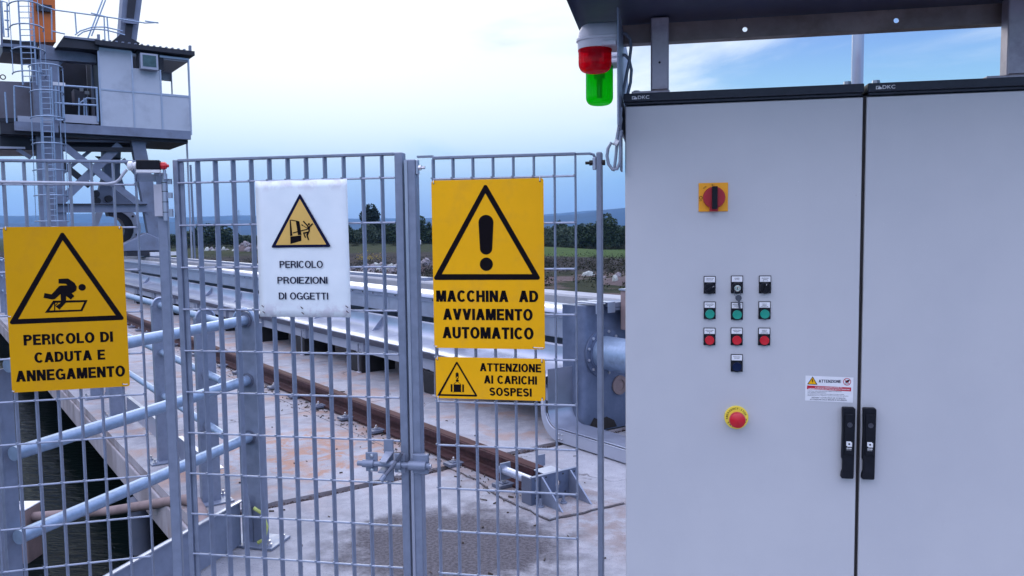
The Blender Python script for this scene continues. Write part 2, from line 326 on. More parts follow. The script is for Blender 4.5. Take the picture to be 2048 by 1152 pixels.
def concrete_mat():
    m_, N, L, bs, noi, rng, mixc, mth = node_util('quay_concrete')
    g = N.new('ShaderNodeNewGeometry'); P = g.outputs['Position']
    big = noi(P, 1.1, 5); mid = noi(P, 7, 6, .65); fine = noi(P, 60, 4, .7); speck = noi(P, 150, 3, .6)
    c = mixc(rng(big, .35, .65), (.235, .238, .262), (.325, .33, .36))
    c = mixc(rng(mid, .40, .70, 0, .6), c, (.41, .412, .45)); c = mixc(rng(noi(P, 3.1, 7, .7, .8), .52, .70, 0, .5), c, (.20, .19, .225))
    # rust-orange wash round the rail and the far bay
    sp = N.new('ShaderNodeVectorMath'); sp.operation = 'DOT_PRODUCT'; sp.inputs[1].default_value = FK.x; L.new(P, sp.inputs[0]); v = sp.outputs['Value']
    su = N.new('ShaderNodeVectorMath'); su.operation = 'DOT_PRODUCT'; su.inputs[1].default_value = FK.y; L.new(P, su.inputs[0]); u = su.outputs['Value']
    o1 = noi(P, 2.6, 6, .62, .6)
    o = mth('MULTIPLY', rng(o1, .47, .68), rng(u, 3.9, 5.0))
    c = mixc(mth('MULTIPLY', o, .62), c, (.36, .215, .15))
    dc = N.new('ShaderNodeVectorMath'); dc.operation = 'DISTANCE'; dc.inputs[1].default_value = FK.w((2.1, 5.35, 0)); L.new(P, dc.inputs[0])
    ob = mth('MULTIPLY', rng(dc.outputs['Value'], 1.15, .35), rng(noi(P, 5, 7, .68, .9), .46, .60)); c = mixc(mth('MULTIPLY', ob, .8), c, (.36, .19, .12))
    nearrail = mth('MULTIPLY', rng(mth('ABSOLUTE', mth('SUBTRACT', v, 2.87)), .45, .1), rng(noi(P, 9, 5), .38, .62))
    c = mixc(mth('MULTIPLY', nearrail, .55), c, (.19, .12, .095))
    # damp gritty patch inside the gate
    wx = FK.w((2.03, 3.28, 0))
    ds = N.new('ShaderNodeVectorMath'); ds.operation = 'DISTANCE'; ds.inputs[1].default_value = wx; L.new(P, ds.inputs[0])
    wet = rng(mth('ADD', ds.outputs['Value'], mth('ADD', mth('MULTIPLY', mid, .55), mth('MULTIPLY', big, .35))), 1.14, .84)
    c = mixc(mth('MULTIPLY', wet, .9), c, mixc(rng(fine, .38, .62), (.026, .022, .028), (.090, .080, .095)))
    gap = mth('MULTIPLY', rng(speck, .59, .66), rng(big, .35, .55, .35, 1))
    c = mixc(mth('MULTIPLY', gap, .75), c, (.09, .085, .09))
    wv = N.new('ShaderNodeVectorMath'); wv.operation = 'ADD'; nn = N.new('ShaderNodeTexNoise'); nn.inputs['Scale'].default_value = 3.5; nn.inputs['Detail'].default_value = 6; L.new(P, nn.inputs[0]); sc_ = N.new('ShaderNodeVectorMath'); sc_.operation = 'SCALE'; sc_.inputs['Scale'].default_value = .45; L.new(nn.outputs['Color'], sc_.inputs[0]); L.new(P, wv.inputs[0]); L.new(sc_.outputs[0], wv.inputs[1])
    vo = N.new('ShaderNodeTexVoronoi'); vo.feature = 'DISTANCE_TO_EDGE'; vo.inputs['Scale'].default_value = .55; L.new(wv.outputs[0], vo.inputs[0])
    crack = mth('MULTIPLY', rng(vo.outputs['Distance'], .0045, .001), rng(big, .42, .55)); c = mixc(mth('MULTIPLY', crack, .75), c, (.07, .06, .065))
    pit = mth('MULTIPLY', rng(noi(P, 38, 3, .55), .66, .72), rng(mid, .35, .6)); c = mixc(mth('MULTIPLY', pit, .6), c, (.10, .095, .11))
    L.new(c, bs.inputs['Base Color']); bs.inputs['Roughness'].default_value = .85; bs.inputs['Specular IOR Level'].default_value = .25
    h = mth('ADD', mth('MULTIPLY', fine, .5), mth('ADD', mth('MULTIPLY', mid, .7), mth('MULTIPLY', speck, .35)))
    b = N.new('ShaderNodeBump'); b.inputs['Strength'].default_value = .55; b.inputs['Distance'].default_value = .012; L.new(h, b.inputs['Height']); L.new(b.outputs[0], bs.inputs['Normal'])
    return m_
M['concrete'] = concrete_mat()
M['cab_paint'] = cab_paint()
def concrete_plain(name, a, b_, sc=3):
    m_, N, L, bs, noi, rng, mixc, mth = node_util(name)
    g = N.new('ShaderNodeNewGeometry'); P = g.outputs['Position']
    mp = N.new('ShaderNodeMapping'); mp.inputs['Scale'].default_value = (1, 1, .35); L.new(P, mp.inputs[0])
    c = mixc(rng(noi(mp.outputs[0], sc, 7, .62, .3), .36, .64), a, b_); fine = noi(P, 45, 4, .7)
    c = mixc(rng(fine, .62, .75, 0, .4), c, (.14, .12, .12)); c = mixc(rng(noi(mp.outputs[0], 6, 6, .6), .56, .72, 0, .5), c, (.25, .17, .13))
    L.new(c, bs.inputs['Base Color']); bs.inputs['Roughness'].default_value = .88
    b = N.new('ShaderNodeBump'); b.inputs['Strength'].default_value = .5; b.inputs['Distance'].default_value = .01; L.new(fine, b.inputs['Height']); L.new(b.outputs[0], bs.inputs['Normal'])
    return m_
M['concrete_side'] = concrete_plain('cast_concrete_edge', (.22, .195, .205), (.36, .335, .36))
M['wallc'] = concrete_plain('parapet_concrete', (.30, .31, .34), (.38, .39, .41), 1.6)
M['tank'] = mat('mottled_blue_grey_tank_steel', (.085, .115, .19), .5, .4, col2=(.17, .21, .31), vscale=4, bump=.1, bscale=40, dirt=(.05, .065, .11), dscale=2.2, damt=.8, rvar=.1)
M['pinkconc'] = mat('old_pedestal_concrete', (.23, .17, .165), .85, 0, var=.2, vscale=9, bump=.3, bscale=60)
def water_mat():
    m_, N, L, bs, noi, rng, mixc, mth = node_util('dark_canal_water')
    g = N.new('ShaderNodeNewGeometry'); P = g.outputs['Position']
    bs.inputs['Base Color'].default_value = (.003, .006, .006, 1); bs.inputs['Roughness'].default_value = .10; bs.inputs['IOR'].default_value = 1.33; bs.inputs['Specular IOR Level'].default_value = .10
    b = N.new('ShaderNodeBump'); b.inputs['Strength'].default_value = .2; b.inputs['Distance'].default_value = .05
    mp = N.new('ShaderNodeMapping'); mp.inputs['Scale'].default_value = (1, 2.6, 1); mp.inputs['Rotation'].default_value = (0, 0, .5); L.new(P, mp.inputs[0])
    L.new(noi(mp.outputs[0], 5, 4, .6, .6), b.inputs['Height']); L.new(b.outputs[0], bs.inputs['Normal']); return m_
M['water'] = water_mat()
def land_mat():
    m_, N, L, bs, noi, rng, mixc, mth = node_util('field_ground')
    g = N.new('ShaderNodeNewGeometry'); P = g.outputs['Position']; sp = N.new('ShaderNodeSeparateXYZ'); L.new(P, sp.inputs[0]); X, Y = sp.outputs[0], sp.outputs[1]
    n1 = noi(P, .09, 6, .6); n2 = noi(P, .7, 5, .65); n3 = noi(P, 3.5, 4, .7)
    y = mth('ADD', Y, mth('MULTIPLY', mth('SUBTRACT', n1, .5), 26))
    c = mixc(rng(n2, .38, .62), (.014, .020, .010), (.030, .034, .018))                    # rough grass, near
    c = mixc(mth('MULTIPLY', rng(y, 52, 60), rng(y, 86, 80)), c, mixc(rng(n2, .4, .6), (.022, .020, .022), (.042, .036, .036)))   # dry scrub band
    lawn = mth('MULTIPLY', rng(y, 78, 86), rng(X, -9, 4, .12, 1)); c = mixc(lawn, c, mixc(rng(n2, .35, .65), (.036, .072, .017), (.052, .086, .024)))        # mown field
    c = mixc(rng(y, 118, 128), c, mixc(rng(n2, .35, .65), (.016, .028, .012), (.026, .036, .018)))
    dirtm = mth('MULTIPLY', rng(noi(P, .16, 4, .6), .50, .60), rng(y, 62, 50))
    c = mixc(mth('MULTIPLY', dirtm, .8), c, mixc(rng(n3, .35, .65), (.09, .06, .06), (.17, .125, .125)))
    L.new(c, bs.inputs['Base Color']); bs.inputs['Roughness'].default_value = .95; bs.inputs['Specular IOR Level'].default_value = .1
    b = N.new('ShaderNodeBump'); b.inputs['Strength'].default_value = .8; b.inputs['Distance'].default_value = .25; L.new(n3, b.inputs['Height']); L.new(b.outputs[0], bs.inputs['Normal'])
    return m_
M['land'] = land_mat()
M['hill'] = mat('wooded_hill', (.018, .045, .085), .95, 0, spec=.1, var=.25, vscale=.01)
def paper_mat():
    m_, N, L, bs, noi, rng, mixc, mth = node_util('laminated_white_paper')
    tc = N.new('ShaderNodeTexCoord'); P = tc.outputs['Object']
    c = mixc(rng(noi(P, 5, 3), .35, .65), (.74, .80, .83), (.82, .87, .89))
    sp = N.new('ShaderNodeSeparateXYZ'); L.new(P, sp.inputs[0]); Z = sp.outputs[2]
    edge = mth('MAXIMUM', rng(Z, .385, .42), rng(Z, .055, .02))
    st = mth('MULTIPLY', edge, rng(noi(P, 22, 5, .6), .46, .62)); c = mixc(mth('MULTIPLY', st, .4), c, (.42, .33, .42))
    L.new(c, bs.inputs['Base Color']); bs.inputs['Roughness'].default_value = .28; bs.inputs['Coat Weight'].default_value = .4
    b = N.new('ShaderNodeBump'); b.inputs['Strength'].default_value = .25; b.inputs['Distance'].default_value = .01; L.new(noi(P, 9, 3, .5), b.inputs['Height']); L.new(b.outputs[0], bs.inputs['Normal'])
    return m_
M['paper'] = paper_mat()

# ------------------------------------------------------------------ printed shapes and lettering
def zoompts(frame, org, sc, pts, y): return [frame.front(org[0]+a/sc, org[1]+b/sc, y) for a, b in pts]
def tri_ring(outer, inner, rad, n=5):
    """three outer corners (Vector) rounded by rad, three inner corners"""
    O, I = [], []
    for i in range(3):
        c = outer[i]; a = (outer[i-1]-c).normalized(); b = (outer[(i+1) % 3]-c).normalized()
        half = a.angle(b)/2; d = rad/tan(half); p = c+a*d; q = c+b*d; bis = (a+b).normalized(); cen = c+bis*(rad/sin(half))
        for k in range(n+1):
            t = k/n; u_ = ((p-cen)*(1-t)+(q-cen)*t).normalized(); O.append(cen+u_*rad); I.append(inner[i])
    return O, I
FONT = None
_txtcache = {}
def _arc(cx, cy, rx, ry, a0, a1, n=14): return [(cx+rx*cos(radians(a0+(a1-a0)*k/n)), cy+ry*sin(radians(a0+(a1-a0)*k/n))) for k in range(n+1)]
def _band(outer, inner): return [[outer[i], outer[i+1], inner[i+1], inner[i]] for i in range(len(outer)-1)]
def _stroke(pts, t):
    L_, R_ = [], []
    for i, p in enumerate(pts):
        a = pts[max(0, i-1)]; b = pts[min(len(pts)-1, i+1)]; dx, dy = b[0]-a[0], b[1]-a[1]; l = sqrt(dx*dx+dy*dy); L_.append((p[0]-dy/l*t/2, p[1]+dx/l*t/2)); R_.append((p[0]+dy/l*t/2, p[1]-dx/l*t/2))
    return _band(L_, R_)
def glyph(ch, t):
    """bold grotesque capitals as polygons in a unit-high box: (width, [polygon])"""
    h = t*.84; bx = lambda x0, y0, x1, y1: [(x0, y0), (x1, y0), (x1, y1), (x0, y1)]
    if ch == ' ': return .34, []
    if ch == 'I': return t, [bx(0, 0, t, 1)]
    if ch == 'L': return .58, [bx(0, 0, t, 1), bx(t, 0, .58, h)]
    if ch == 'T': return .64, [bx(0, 1-h, .64, 1), bx(.32-t/2, 0, .32+t/2, 1-h)]
    if ch == 'E': return .62, [bx(0, 0, t, 1), bx(t, 0, .62, h), bx(t, 1-h, .61, 1), bx(t, .5-h*.45, .57, .5+h*.55)]
    if ch == 'H': return .70, [bx(0, 0, t, 1), bx(.70-t, 0, .70, 1), bx(t, .5-h*.45, .70-t, .5+h*.55)]
    if ch == 'N': return .70, [bx(0, 0, t, 1), bx(.70-t, 0, .70, 1), [(0, 1), (t*1.08, 1), (.70, 0), (.70-t*1.08, 0)]]
    if ch == 'M': return .84, [bx(0, 0, t, 1), bx(.84-t, 0, .84, 1), [(t*.2, 1), (t*1.35, 1), (.42+t*.45, 0), (.42-t*.45, 0)], [(.84-t*.2, 1), (.84-t*1.35, 1), (.42-t*.45, 0), (.42+t*.45, 0)]]
    if ch == 'A': return .76, [[(0, 0), (t*1.1, 0), (.38+t*.58, 1), (.38-t*.58, 1)], [(.76, 0), (.76-t*1.1, 0), (.38-t*.58, 1), (.38+t*.58, 1)], bx(.17, .22, .59, .22+h*.9)]
    if ch == 'V': return .74, [[(0, 1), (t*1.1, 1), (.37+t*.58, 0), (.37-t*.58, 0)], [(.74, 1), (.74-t*1.1, 1), (.37-t*.58, 0), (.37+t*.58, 0)]]
    if ch == 'Z': return .62, [bx(0, 0, .62, h), bx(.02, 1-h, .60, 1), [(0, h), (t*1.25, h), (.60, 1-h), (.60-t*1.25, 1-h)]]
    if ch in 'OQ': return .78, _band(_arc(.39, .5, .39, .52, 0, 360, 30), _arc(.39, .5, .39-t, .52-h, 0, 360, 30))
    if ch in 'CG':
        q = _band(_arc(.38, .5, .38, .52, 42, 320, 26), _arc(.38, .5, .38-t, .52-h, 42, 320, 26))
        return (.72, q) if ch == 'C' else (.76, q+[bx(.42, .38, .76, .38+h*.85), bx(.76-t*.8, 0, .76, .40)])
    if ch == 'D': return .72, [bx(0, 0, t, 1)]+_band([(.0, 1)]+_arc(.32, .5, .40, .5, 90, -90, 18)+[(.0, 0)], [(.0, 1-h)]+_arc(.32, .5, .40-t, .5-h, 90, -90, 18)+[(.0, h)])
    if ch in 'PR':
        q = [bx(0, 0, t, 1)]+_band([(.0, 1)]+_arc(.37, .71, .29, .29, 90, -90, 14)+[(.0, .42)], [(.0, 1-h)]+_arc(.37, .71, .29-t, .29-h, 90, -90, 14)+[(.0, .42+h)])
        return (.66, q) if ch == 'P' else (.70, q+[[(.36, .46), (.54, .42), (.66, .22), (.68, 0), (.68-t, 0), (.47, .22), (.42, .40)]])
    if ch == 'U': return .70, _band([(0, 1)]+_arc(.35, .34, .35, .36, 180, 360, 16)+[(.70, 1)], [(t, 1)]+_arc(.35, .34, .35-t, .36-h, 180, 360, 16)+[(.70-t, 1)])
    if ch == 'S':
        r = .25; p = _arc(.34, .5+r-.01, .34-t/2, r-t*.1, 25, 265, 14)+_arc(.34, .5-r+.01, .34-t/2, r-t*.1, 85, -155, 14)
        return .68, _stroke([(a, (b-.5)*(1-t*.62)+.5) for a, b in p], t*.95)
    return .6, []
def text_mesh(s, bold):
    k = (s, bold)
    if k in _txtcache: return _txtcache[k]
    if bold < 0:            # own bold capitals, stroke weight -bold
        x = 0; vs = []; fs = []
        for ch in s:
            w, polys = glyph(ch, -bold)
            for p in polys: b = len(vs); vs += [Vector((x+a, c, 0)) for a, c in p]; fs.append(tuple(range(b, len(vs))))
            x += w + (.07 if ch != ' ' else .05)
        _txtcache[k] = (vs, fs); return vs, fs
    cu = bpy.data.curves.new('txt', 'FONT'); cu.body = s; cu.size = 1; cu.offset = bold; cu.resolution_u = 3; cu.space_character = 1.02
    o = bpy.data.objects.new('txt', cu); COL.objects.link(o); dg = bpy.context.evaluated_depsgraph_get(); dg.update()
    me = bpy.data.meshes.new_from_object(o.evaluated_get(dg)); vs = [Vector(v.co) for v in me.vertices]; fs = [tuple(p.vertices) for p in me.polygons]
    bpy.data.objects.remove(o); bpy.data.curves.remove(cu); bpy.data.meshes.remove(me)
    _txtcache[k] = (vs, fs); return vs, fs
def text_into(mb, s, x0, x1, z0, z1, y, bold=.02, mi=0, shear=0):
    vs, fs = text_mesh(s, bold)
    ax = min(v.x for v in vs); bx = max(v.x for v in vs); ay = min(v.y for v in vs); by = max(v.y for v in vs)
    mb.add([(x0+(v.x-ax)/(bx-ax)*(x1-x0), y, z0+(v.y-ay)/(by-ay)*(z1-z0)+shear*(v.x-ax)/(bx-ax)) for v in vs], fs, mi)
LINES = None
def text_zoom(mb, s, frame, org, sc, lb, rt, y, bold=-.235, mi=0, par=None, mt=None):
    a = frame.front(org[0]+lb[0]/sc, org[1]+lb[1]/sc, y); b = frame.front(org[0]+rt[0]/sc, org[1]+rt[1]/sc, y)
    q = MB(); text_into(q, s, a.x, b.x, a.z, b.z, y, bold, mi); q.build('lettering', mt, par, smooth=0)
def stroke(mb, p, q, w, y, mi=0):
    """flat line in the x-z plane"""
    p = Vector(p); q = Vector(q); t = (q-p).normalized(); c = Vector((-t.z, 0, t.x))*(w/2)
    mb.face([p+c, p-c, q-c, q+c], mi)
def sheet_outline(x0, x1, z0, z1, r, n=4):
    out = []
    for cx, cz, a0 in ((x1-r, z1-r, 0), (x0+r, z1-r, 90), (x0+r, z0+r, 180), (x1-r, z0+r, 270)):
        out += [(cx+r*cos(radians(a0+90*k/n)), cz+r*sin(radians(a0+90*k/n))) for k in range(n+1)]
    return out

# ================================================================== SETTING
def setting():
    # --- terrain: one sheet with the canal bed pressed into it
    us = [-60, -30, -10, 0, 10, 20, 30] + [30+4*i for i in range(1, 45)] + [240, 300, 400, 600, 900, 1400, 2200, 3600, 6000]
    vsx = [-3000, -1200, -500, -200, -80, -40, -22, -16.2, -15.8, -10, 0, 5.0, 5.42, 8, 12] + [12+4*i for i in range(1, 45)] + [220, 300, 420, 700, 1200, 2200, 4000, 6000]
    def h(v, u):
        if -16 < v < 5.2: return -4.0
        P = FK.w((v, u, 0)); d = P.length
        if v <= -16: return -1.2
        k = min(1, max(0, (v-6)/14)); z = -1.5 + .55*k*(noise.noise(Vector((P.x*.05, P.y*.05, 0)))+.35*noise.noise(Vector((P.x*.19, P.y*.19, 3))))
        if v < 5.5: z = -.4
        # grassy dyke left of centre
        if 70 < P.y < 200: z += 1.0*max(0, min(1, (P.x*-1+12)/14))*max(0, min(1, (P.y-70)/14))
        if d > 400: z = -1.5
        return z
    mb = MB(); nv = len(vsx); pts = [(v, u, h(v, u)) for u in us for v in vsx]
    mb.add(pts, [(j*nv+i, j*nv+i+1, (j+1)*nv+i+1, (j+1)*nv+i) for j in range(len(us)-1) for i in range(nv-1)])
    o = mb.build('ground', M['land'], frame=FK, smooth=60); tag(o, 'rough grassland and mown field beyond the parapet wall', kind='structure')
    mb = MB().add([(-15.95, -60, -.62), (5.1, -60, -.62), (5.1, 3000, -.62), (-15.95, 3000, -.62)], [(0, 1, 2, 3)])
    tag(mb.build('water', M['water'], frame=FK, smooth=0), 'dark still water under the quay edge', kind='structure')
    # --- hills
    hills = []
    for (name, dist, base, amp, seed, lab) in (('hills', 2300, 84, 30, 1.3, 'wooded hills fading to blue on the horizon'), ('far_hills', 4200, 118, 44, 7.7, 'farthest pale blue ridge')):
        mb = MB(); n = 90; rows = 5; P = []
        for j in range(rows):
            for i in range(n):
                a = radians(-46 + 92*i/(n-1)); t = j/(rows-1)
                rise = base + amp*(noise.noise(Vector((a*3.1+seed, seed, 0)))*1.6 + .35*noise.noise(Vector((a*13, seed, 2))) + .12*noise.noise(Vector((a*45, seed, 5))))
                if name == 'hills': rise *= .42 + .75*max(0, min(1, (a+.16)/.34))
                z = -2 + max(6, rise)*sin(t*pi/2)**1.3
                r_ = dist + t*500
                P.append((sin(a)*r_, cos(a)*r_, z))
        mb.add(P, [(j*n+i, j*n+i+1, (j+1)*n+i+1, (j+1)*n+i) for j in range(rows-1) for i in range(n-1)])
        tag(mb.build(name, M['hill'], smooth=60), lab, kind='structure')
    # --- quay platform: slab pieces with open joints
    root = bpy.data.objects.new('quay_platform', None); COL.objects.link(root); root.location = FK.o; root.rotation_euler = (0, 0, FK.a); root['_at'] = [0, 0, 0]
    tag(root, 'concrete quay platform with rust stains and open joints', kind='structure')
    def slab(poly, ztop=0, name='concrete_slab'):
        mb = MB(); n = len(poly); top = [(x, y, ztop) for x, y in poly]; bot = [(x, y, -.25) for x, y in poly]
        mb.add(top+bot, [tuple(range(n))]); mb.add(top+bot, [tuple(range(n, 2*n))[::-1]] + [(i, (i+1) % n, n+(i+1) % n, n+i) for i in range(n)], 1)
        return mb.build(name, [M['concrete'], M['concrete_side']], root, smooth=0, bevel=.006)
    def jag(x0, x1, y, amp=.012, n=26, seed=0):
        return [(x0+(x1-x0)*i/n, y+amp*noise.noise(Vector((i*.55+seed, seed, 0)))*1.5) for i in range(n+1)]
    E1 = 1.105
    tx = lambda u: 1.12 - (3.97-u)*1.141
    slab([(5.08, -4), (5.08, 4.372)] + jag(5.08, E1, 4.380, amp=.018, n=60, seed=1)[1:-1] + [(E1, 4.380), (E1, 3.96), (tx(-4), -4)])
    ed = [4.46, 6.62, 9.1, 11.6, 14.1, 16.6, 19.1, 24, 34, 48]
    for i in range(len(ed)-1):
        a, b = ed[i], ed[i+1]; g = .012
        if i == 0: slab(jag(E1, 2.62, a+.012, seed=5) + [(2.62, b-g), (E1, b-g)]); slab(jag(2.628, 5.08, a+.012, seed=9) + [(5.08, b-g), (2.628, b-g)])
        else: slab([(E1, a), (2.62, a), (2.62, b-g), (E1, b-g)]); slab([(2.628, a), (5.08, a), (5.08, b-g), (2.628, b-g)])
    # bedding below the joints, edge beam
    MB().box((E1+.06, 4.36, -.24), (5.06, 48, -.035)).build('joint_bedding', M['mud'], root, smooth=0)
    MB().box((E1-.022, 4.0, -.252), (E1-.003, 48, -.055)).build('edge_beam', M['concrete_side'], root, smooth=0, bevel=.012)
    MB().tube([(1.11, 5.85, -.252), (1.11, 5.85, -2.0)], .082, 24).build('support_pipe', M['galv_dark'], root)
    # grout patch round the buffer
    base = [(2.62, 3.26), (3.12, 3.20), (3.12, 3.60), (3.02, 3.78), (3.01, 4.40), (2.70, 4.40), (2.70, 4.05), (2.64, 3.80)]; outl = []
    for i in range(len(base)):
        a, b = base[i], base[(i+1) % len(base)]; m_ = 9
        for k in range(m_):
            p = Vector((a[0]+(b[0]-a[0])*k/m_, a[1]+(b[1]-a[1])*k/m_, 0)); d = noise.noise_vector(p*14)*.014; outl.append((p.x+d.x, p.y+d.y, .002))
    MB().prism(outl, (0, 0, .009)).build('grout_patch', M['concrete'], root, smooth=0)
    cen = Vector((2.87, 3.7, 0)); mb = MB(); o2 = []
    for i, p in enumerate(outl):
        d = (Vector(p)-cen); d.z = 0; d.normalize(); w = .006+.008*max(0, .4+noise.noise(Vector(p)*23)); o2.append(Vector(p)+d*w)
    mb.ring([(q.x, q.y, .0035) for q in o2], [(p[0], p[1], .0035) for p in outl]); mb.build('grout_crack', M['crackdirt'], root, smooth=0)
    # grit and lost fines in the open joint
    mb = MB(); r_ = random.Random(5)
    for i in range(420):
        x = 1.15+r_.random()*3.8; mb.bar((x, 4.40+r_.random()*.065, -.03+r_.random()*.015), (x+.006+r_.random()*.016, 4.40+r_.random()*.07, -.026+r_.random()*.018), .006+r_.random()*.010, .007)
    q = mb.build('joint_grit', M['mud'], root, smooth=0); q['kind'] = 'stuff'
setting()

# ================================================================== QUAY OBJECTS (frame FK)
def parapet():
    t = thing('parapet_wall', 'long pale concrete parapet wall behind the galvanised trough', 'wall', FK, (5.3, 5, 0))
    for k, (a, b) in enumerate([(3.4, 9.5), (9.51, 15.5), (15.51, 21.5), (21.51, 27.5), (27.51, 60)]):
        MB().sweep([(5.1, -.5), (5.1, .895), (5.115, .915), (5.41, .915), (5.425, .895), (5.425, -1.6), (5.2, -1.6)], [a, b]).build('wall_segment', M['wallc'], t, smooth=20)
    r = thing('steel_rail_beam', 'low grey steel beam along the top of the parapet wall under the crane leg', 'rail', FK, (5.3, 12, .915))
    MB().box((5.20, 9.0, .917), (5.34, 60, .955)).build('beam', M['galv'], r, smooth=0)
parapet()

def crane_rail():
    t = thing('crane_rail', 'rusty steel crane rail bolted along the quay', 'rail', FK, (2.87, 3.7, 0))
    pr = [(2.78, 0.012), (2.96, 0.012), (2.96, .026), (2.895, .036), (2.885, .045), (2.885, .095), (2.912, .103), (2.912, .143), (2.902, .150), (2.838, .150), (2.828, .143), (2.828, .103), (2.855, .095), (2.855, .045), (2.845, .036), (2.78, .026)]
    MB().sweep(pr, [3.66, 6, 9, 14, 20, 30, 46]).build('rail_profile', M['rust'], t, smooth=25)
    MB().box((2.836, 3.66, .1502), (2.904, 46, .1518)).build('worn_head', M['railtop'], t, smooth=0)
    clip = bolt = None
    for i in range(26):
        u = 3.85 + .56*i
        for sgn in (-1, 1):
            x = 2.87 + sgn*.125
            if clip is None:
                clip = MB().box((x-.055, u-.045, .012), (x+.055, u+.045, .034)).box((x-.025, u-.025, .034), (x+.025, u+.025, .041)).build('clip_plate', M['galv_dark'], t, smooth=0, bevel=.003)
                bolt = MB().lathe((x, u, .041), (0, 0, 1), [(.015, 0), (.015, .010), (.007, .010), (.007, .024), (.004, .027)], 6).build('bolt', M['bolt'], clip)
                c0 = (x, u)
            else:
                c = copy_at(clip, (x-c0[0], u-c0[1], 0)); b = bolt.copy(); COL.objects.link(b); b.parent = c
    # debris along the rail
    mb = MB(); rnd = random.Random(3)
    for i in range(420):
        u = 3.6 + rnd.random()**1.4*7.5; s = rnd.choice((-1, -1, 1)); x = 2.87 + s*(.10+abs(rnd.gauss(0, .11))); l = .003+rnd.random()**2.2*.024; a = rnd.random()*pi
        if rnd.random() < .5: l *= .4
        z = .013 if (u < 4.42 and 2.65 < x < 3.05) else .002
        d = Vector((cos(a), sin(a), 0))*l; mb.bar(Vector((x, u, z+.002))-d, Vector((x, u, z+.004+rnd.random()*.004))+d, .003+rnd.random()*.008, .003+rnd.random()*.004)
    for i in range(90):
        x = 1.3+rnd.random()*2.3; u = 2.6+rnd.random()*4.5; l = .003+rnd.random()*.012; a = rnd.random()*pi; d = Vector((cos(a), sin(a), 0))*l
        mb.bar(Vector((x, u, .003))-d, Vector((x, u, .004))+d, .003+rnd.random()*.008, .004)
    tag(mb.build('debris', M['trunk'], frame=FK, smooth=0), 'twigs, dead leaves and grit scattered along the rusty rail', kind='stuff')
crane_rail()

def buffer_stop():
    t = thing('buffer_stop', 'galvanised buffer stop bracket with bumper tube at the end of the rail', 'buffer', FK, (2.87, 3.5, .012))
    y0, y1 = 3.475, 3.489; n = 24; cx, cz = 2.865, .098; x0, x1, z0, z1 = 2.675, 3.005, .012, .168
    def rect(k):
        a = 2*pi*k/n; dx, dz = cos(a), sin(a); s = min(((x1-cx) if dx > 0 else (cx-x0))/max(abs(dx), 1e-6), ((z1-cz) if dz > 0 else (cz-z0))/max(abs(dz), 1e-6)); return cx+dx*s, cz+dz*s
    corners = [(x1, z1), (x0, z1), (x0, z0), (x1, z0)]
    pts = []
    for k in range(n):
        pts.append(rect(k))
    for c_ in corners:      # snap the nearest sample onto each corner so the plate stays square
        q = min(range(n), key=lambda k: (pts[k][0]-c_[0])**2+(pts[k][1]-c_[1])**2); pts[q] = c_
    mb = MB()
    for y in (y0, y1): mb.ring([(a, y, b) for a, b in pts], [(cx+.019*cos(2*pi*k/n), y, cz+.021*sin(2*pi*k/n)) for k in range(n)])
    mb.add([(a, y, b) for y in (y0, y1) for a, b in pts], [(k, (k+1) % n, n+(k+1) % n, n+k) for k in range(n)])
    mb.add([(cx+.019*cos(2*pi*k/n), y, cz+.021*sin(2*pi*k/n)) for y in (y0, y1) for k in range(n)], [(k, (k+1) % n, n+(k+1) % n, n+k) for k in range(n)])
    mb.build('end_plate', M['tank'], t, smooth=0)
    MB().box((x0, y0-.004, .1682), (x1, y1+.004, .172)).build('plate_edge', M['galv'], t, smooth=0)
    MB().box((x0-.010, y0, .012), (x0-.001, 3.56, .166)).build('side_plate', M['galv_dark'], t, smooth=0)
    MB().box((2.80, 3.50, .1525), (2.93, 3.62, .160)).build('rail_shim', M['galv_bright'], t, smooth=0, bevel=.002)
    for x in (2.735, 2.945):
        MB().prism([(x, y0-.001, .012), (x, y0-.001, .165), (x, y0-.012, .165), (x, 3.285, .012)], (.010, 0, 0)).build('gusset', M['galv'], t, smooth=0)
    MB().tube([(2.722, 3.490, .128), (2.722, 3.80, .128)], .0255, 24).build('bumper_tube', M['galv_bright'], t)
    MB().box((2.692, 3.80, .070), (2.765, 3.810, .172)).build('bumper_flange', M['galv'], t, smooth=0)
    MB().lathe((2.722, 3.8105, .128), (0, 1, 0), [(.030, 0), (.030, .014), (.024, .028), (.012, .034), (0, .036)], 20).build('bumper_head', M['galv'], t)
    MB().box((2.97, 3.80, .10), (3.03, 3.810, .172)).build('bumper_flange', M['galv'], t, smooth=0)
    for (x, z) in ((2.70, .150), (2.775, .155), (2.90, .152), (2.985, .150), (2.70, .05), (2.915, .045), (2.985, .06)):
        MB().lathe((x, y0-.0005, z), (0, -1, 0), [(.005, 0), (.005, .002)], 8).build('plug', M['gasket'], t)
    for (x, y) in ((2.70, 3.43), (2.84, 3.40)):
        MB().lathe((x, y, .012), (0, 0, 1), [(.022, 0), (.022, .006), (.013, .007), (.013, .018), (.008, .018), (.008, .045), (0, .046)], 6).build('anchor_bolt', M['galv'], t)
buffer_stop()

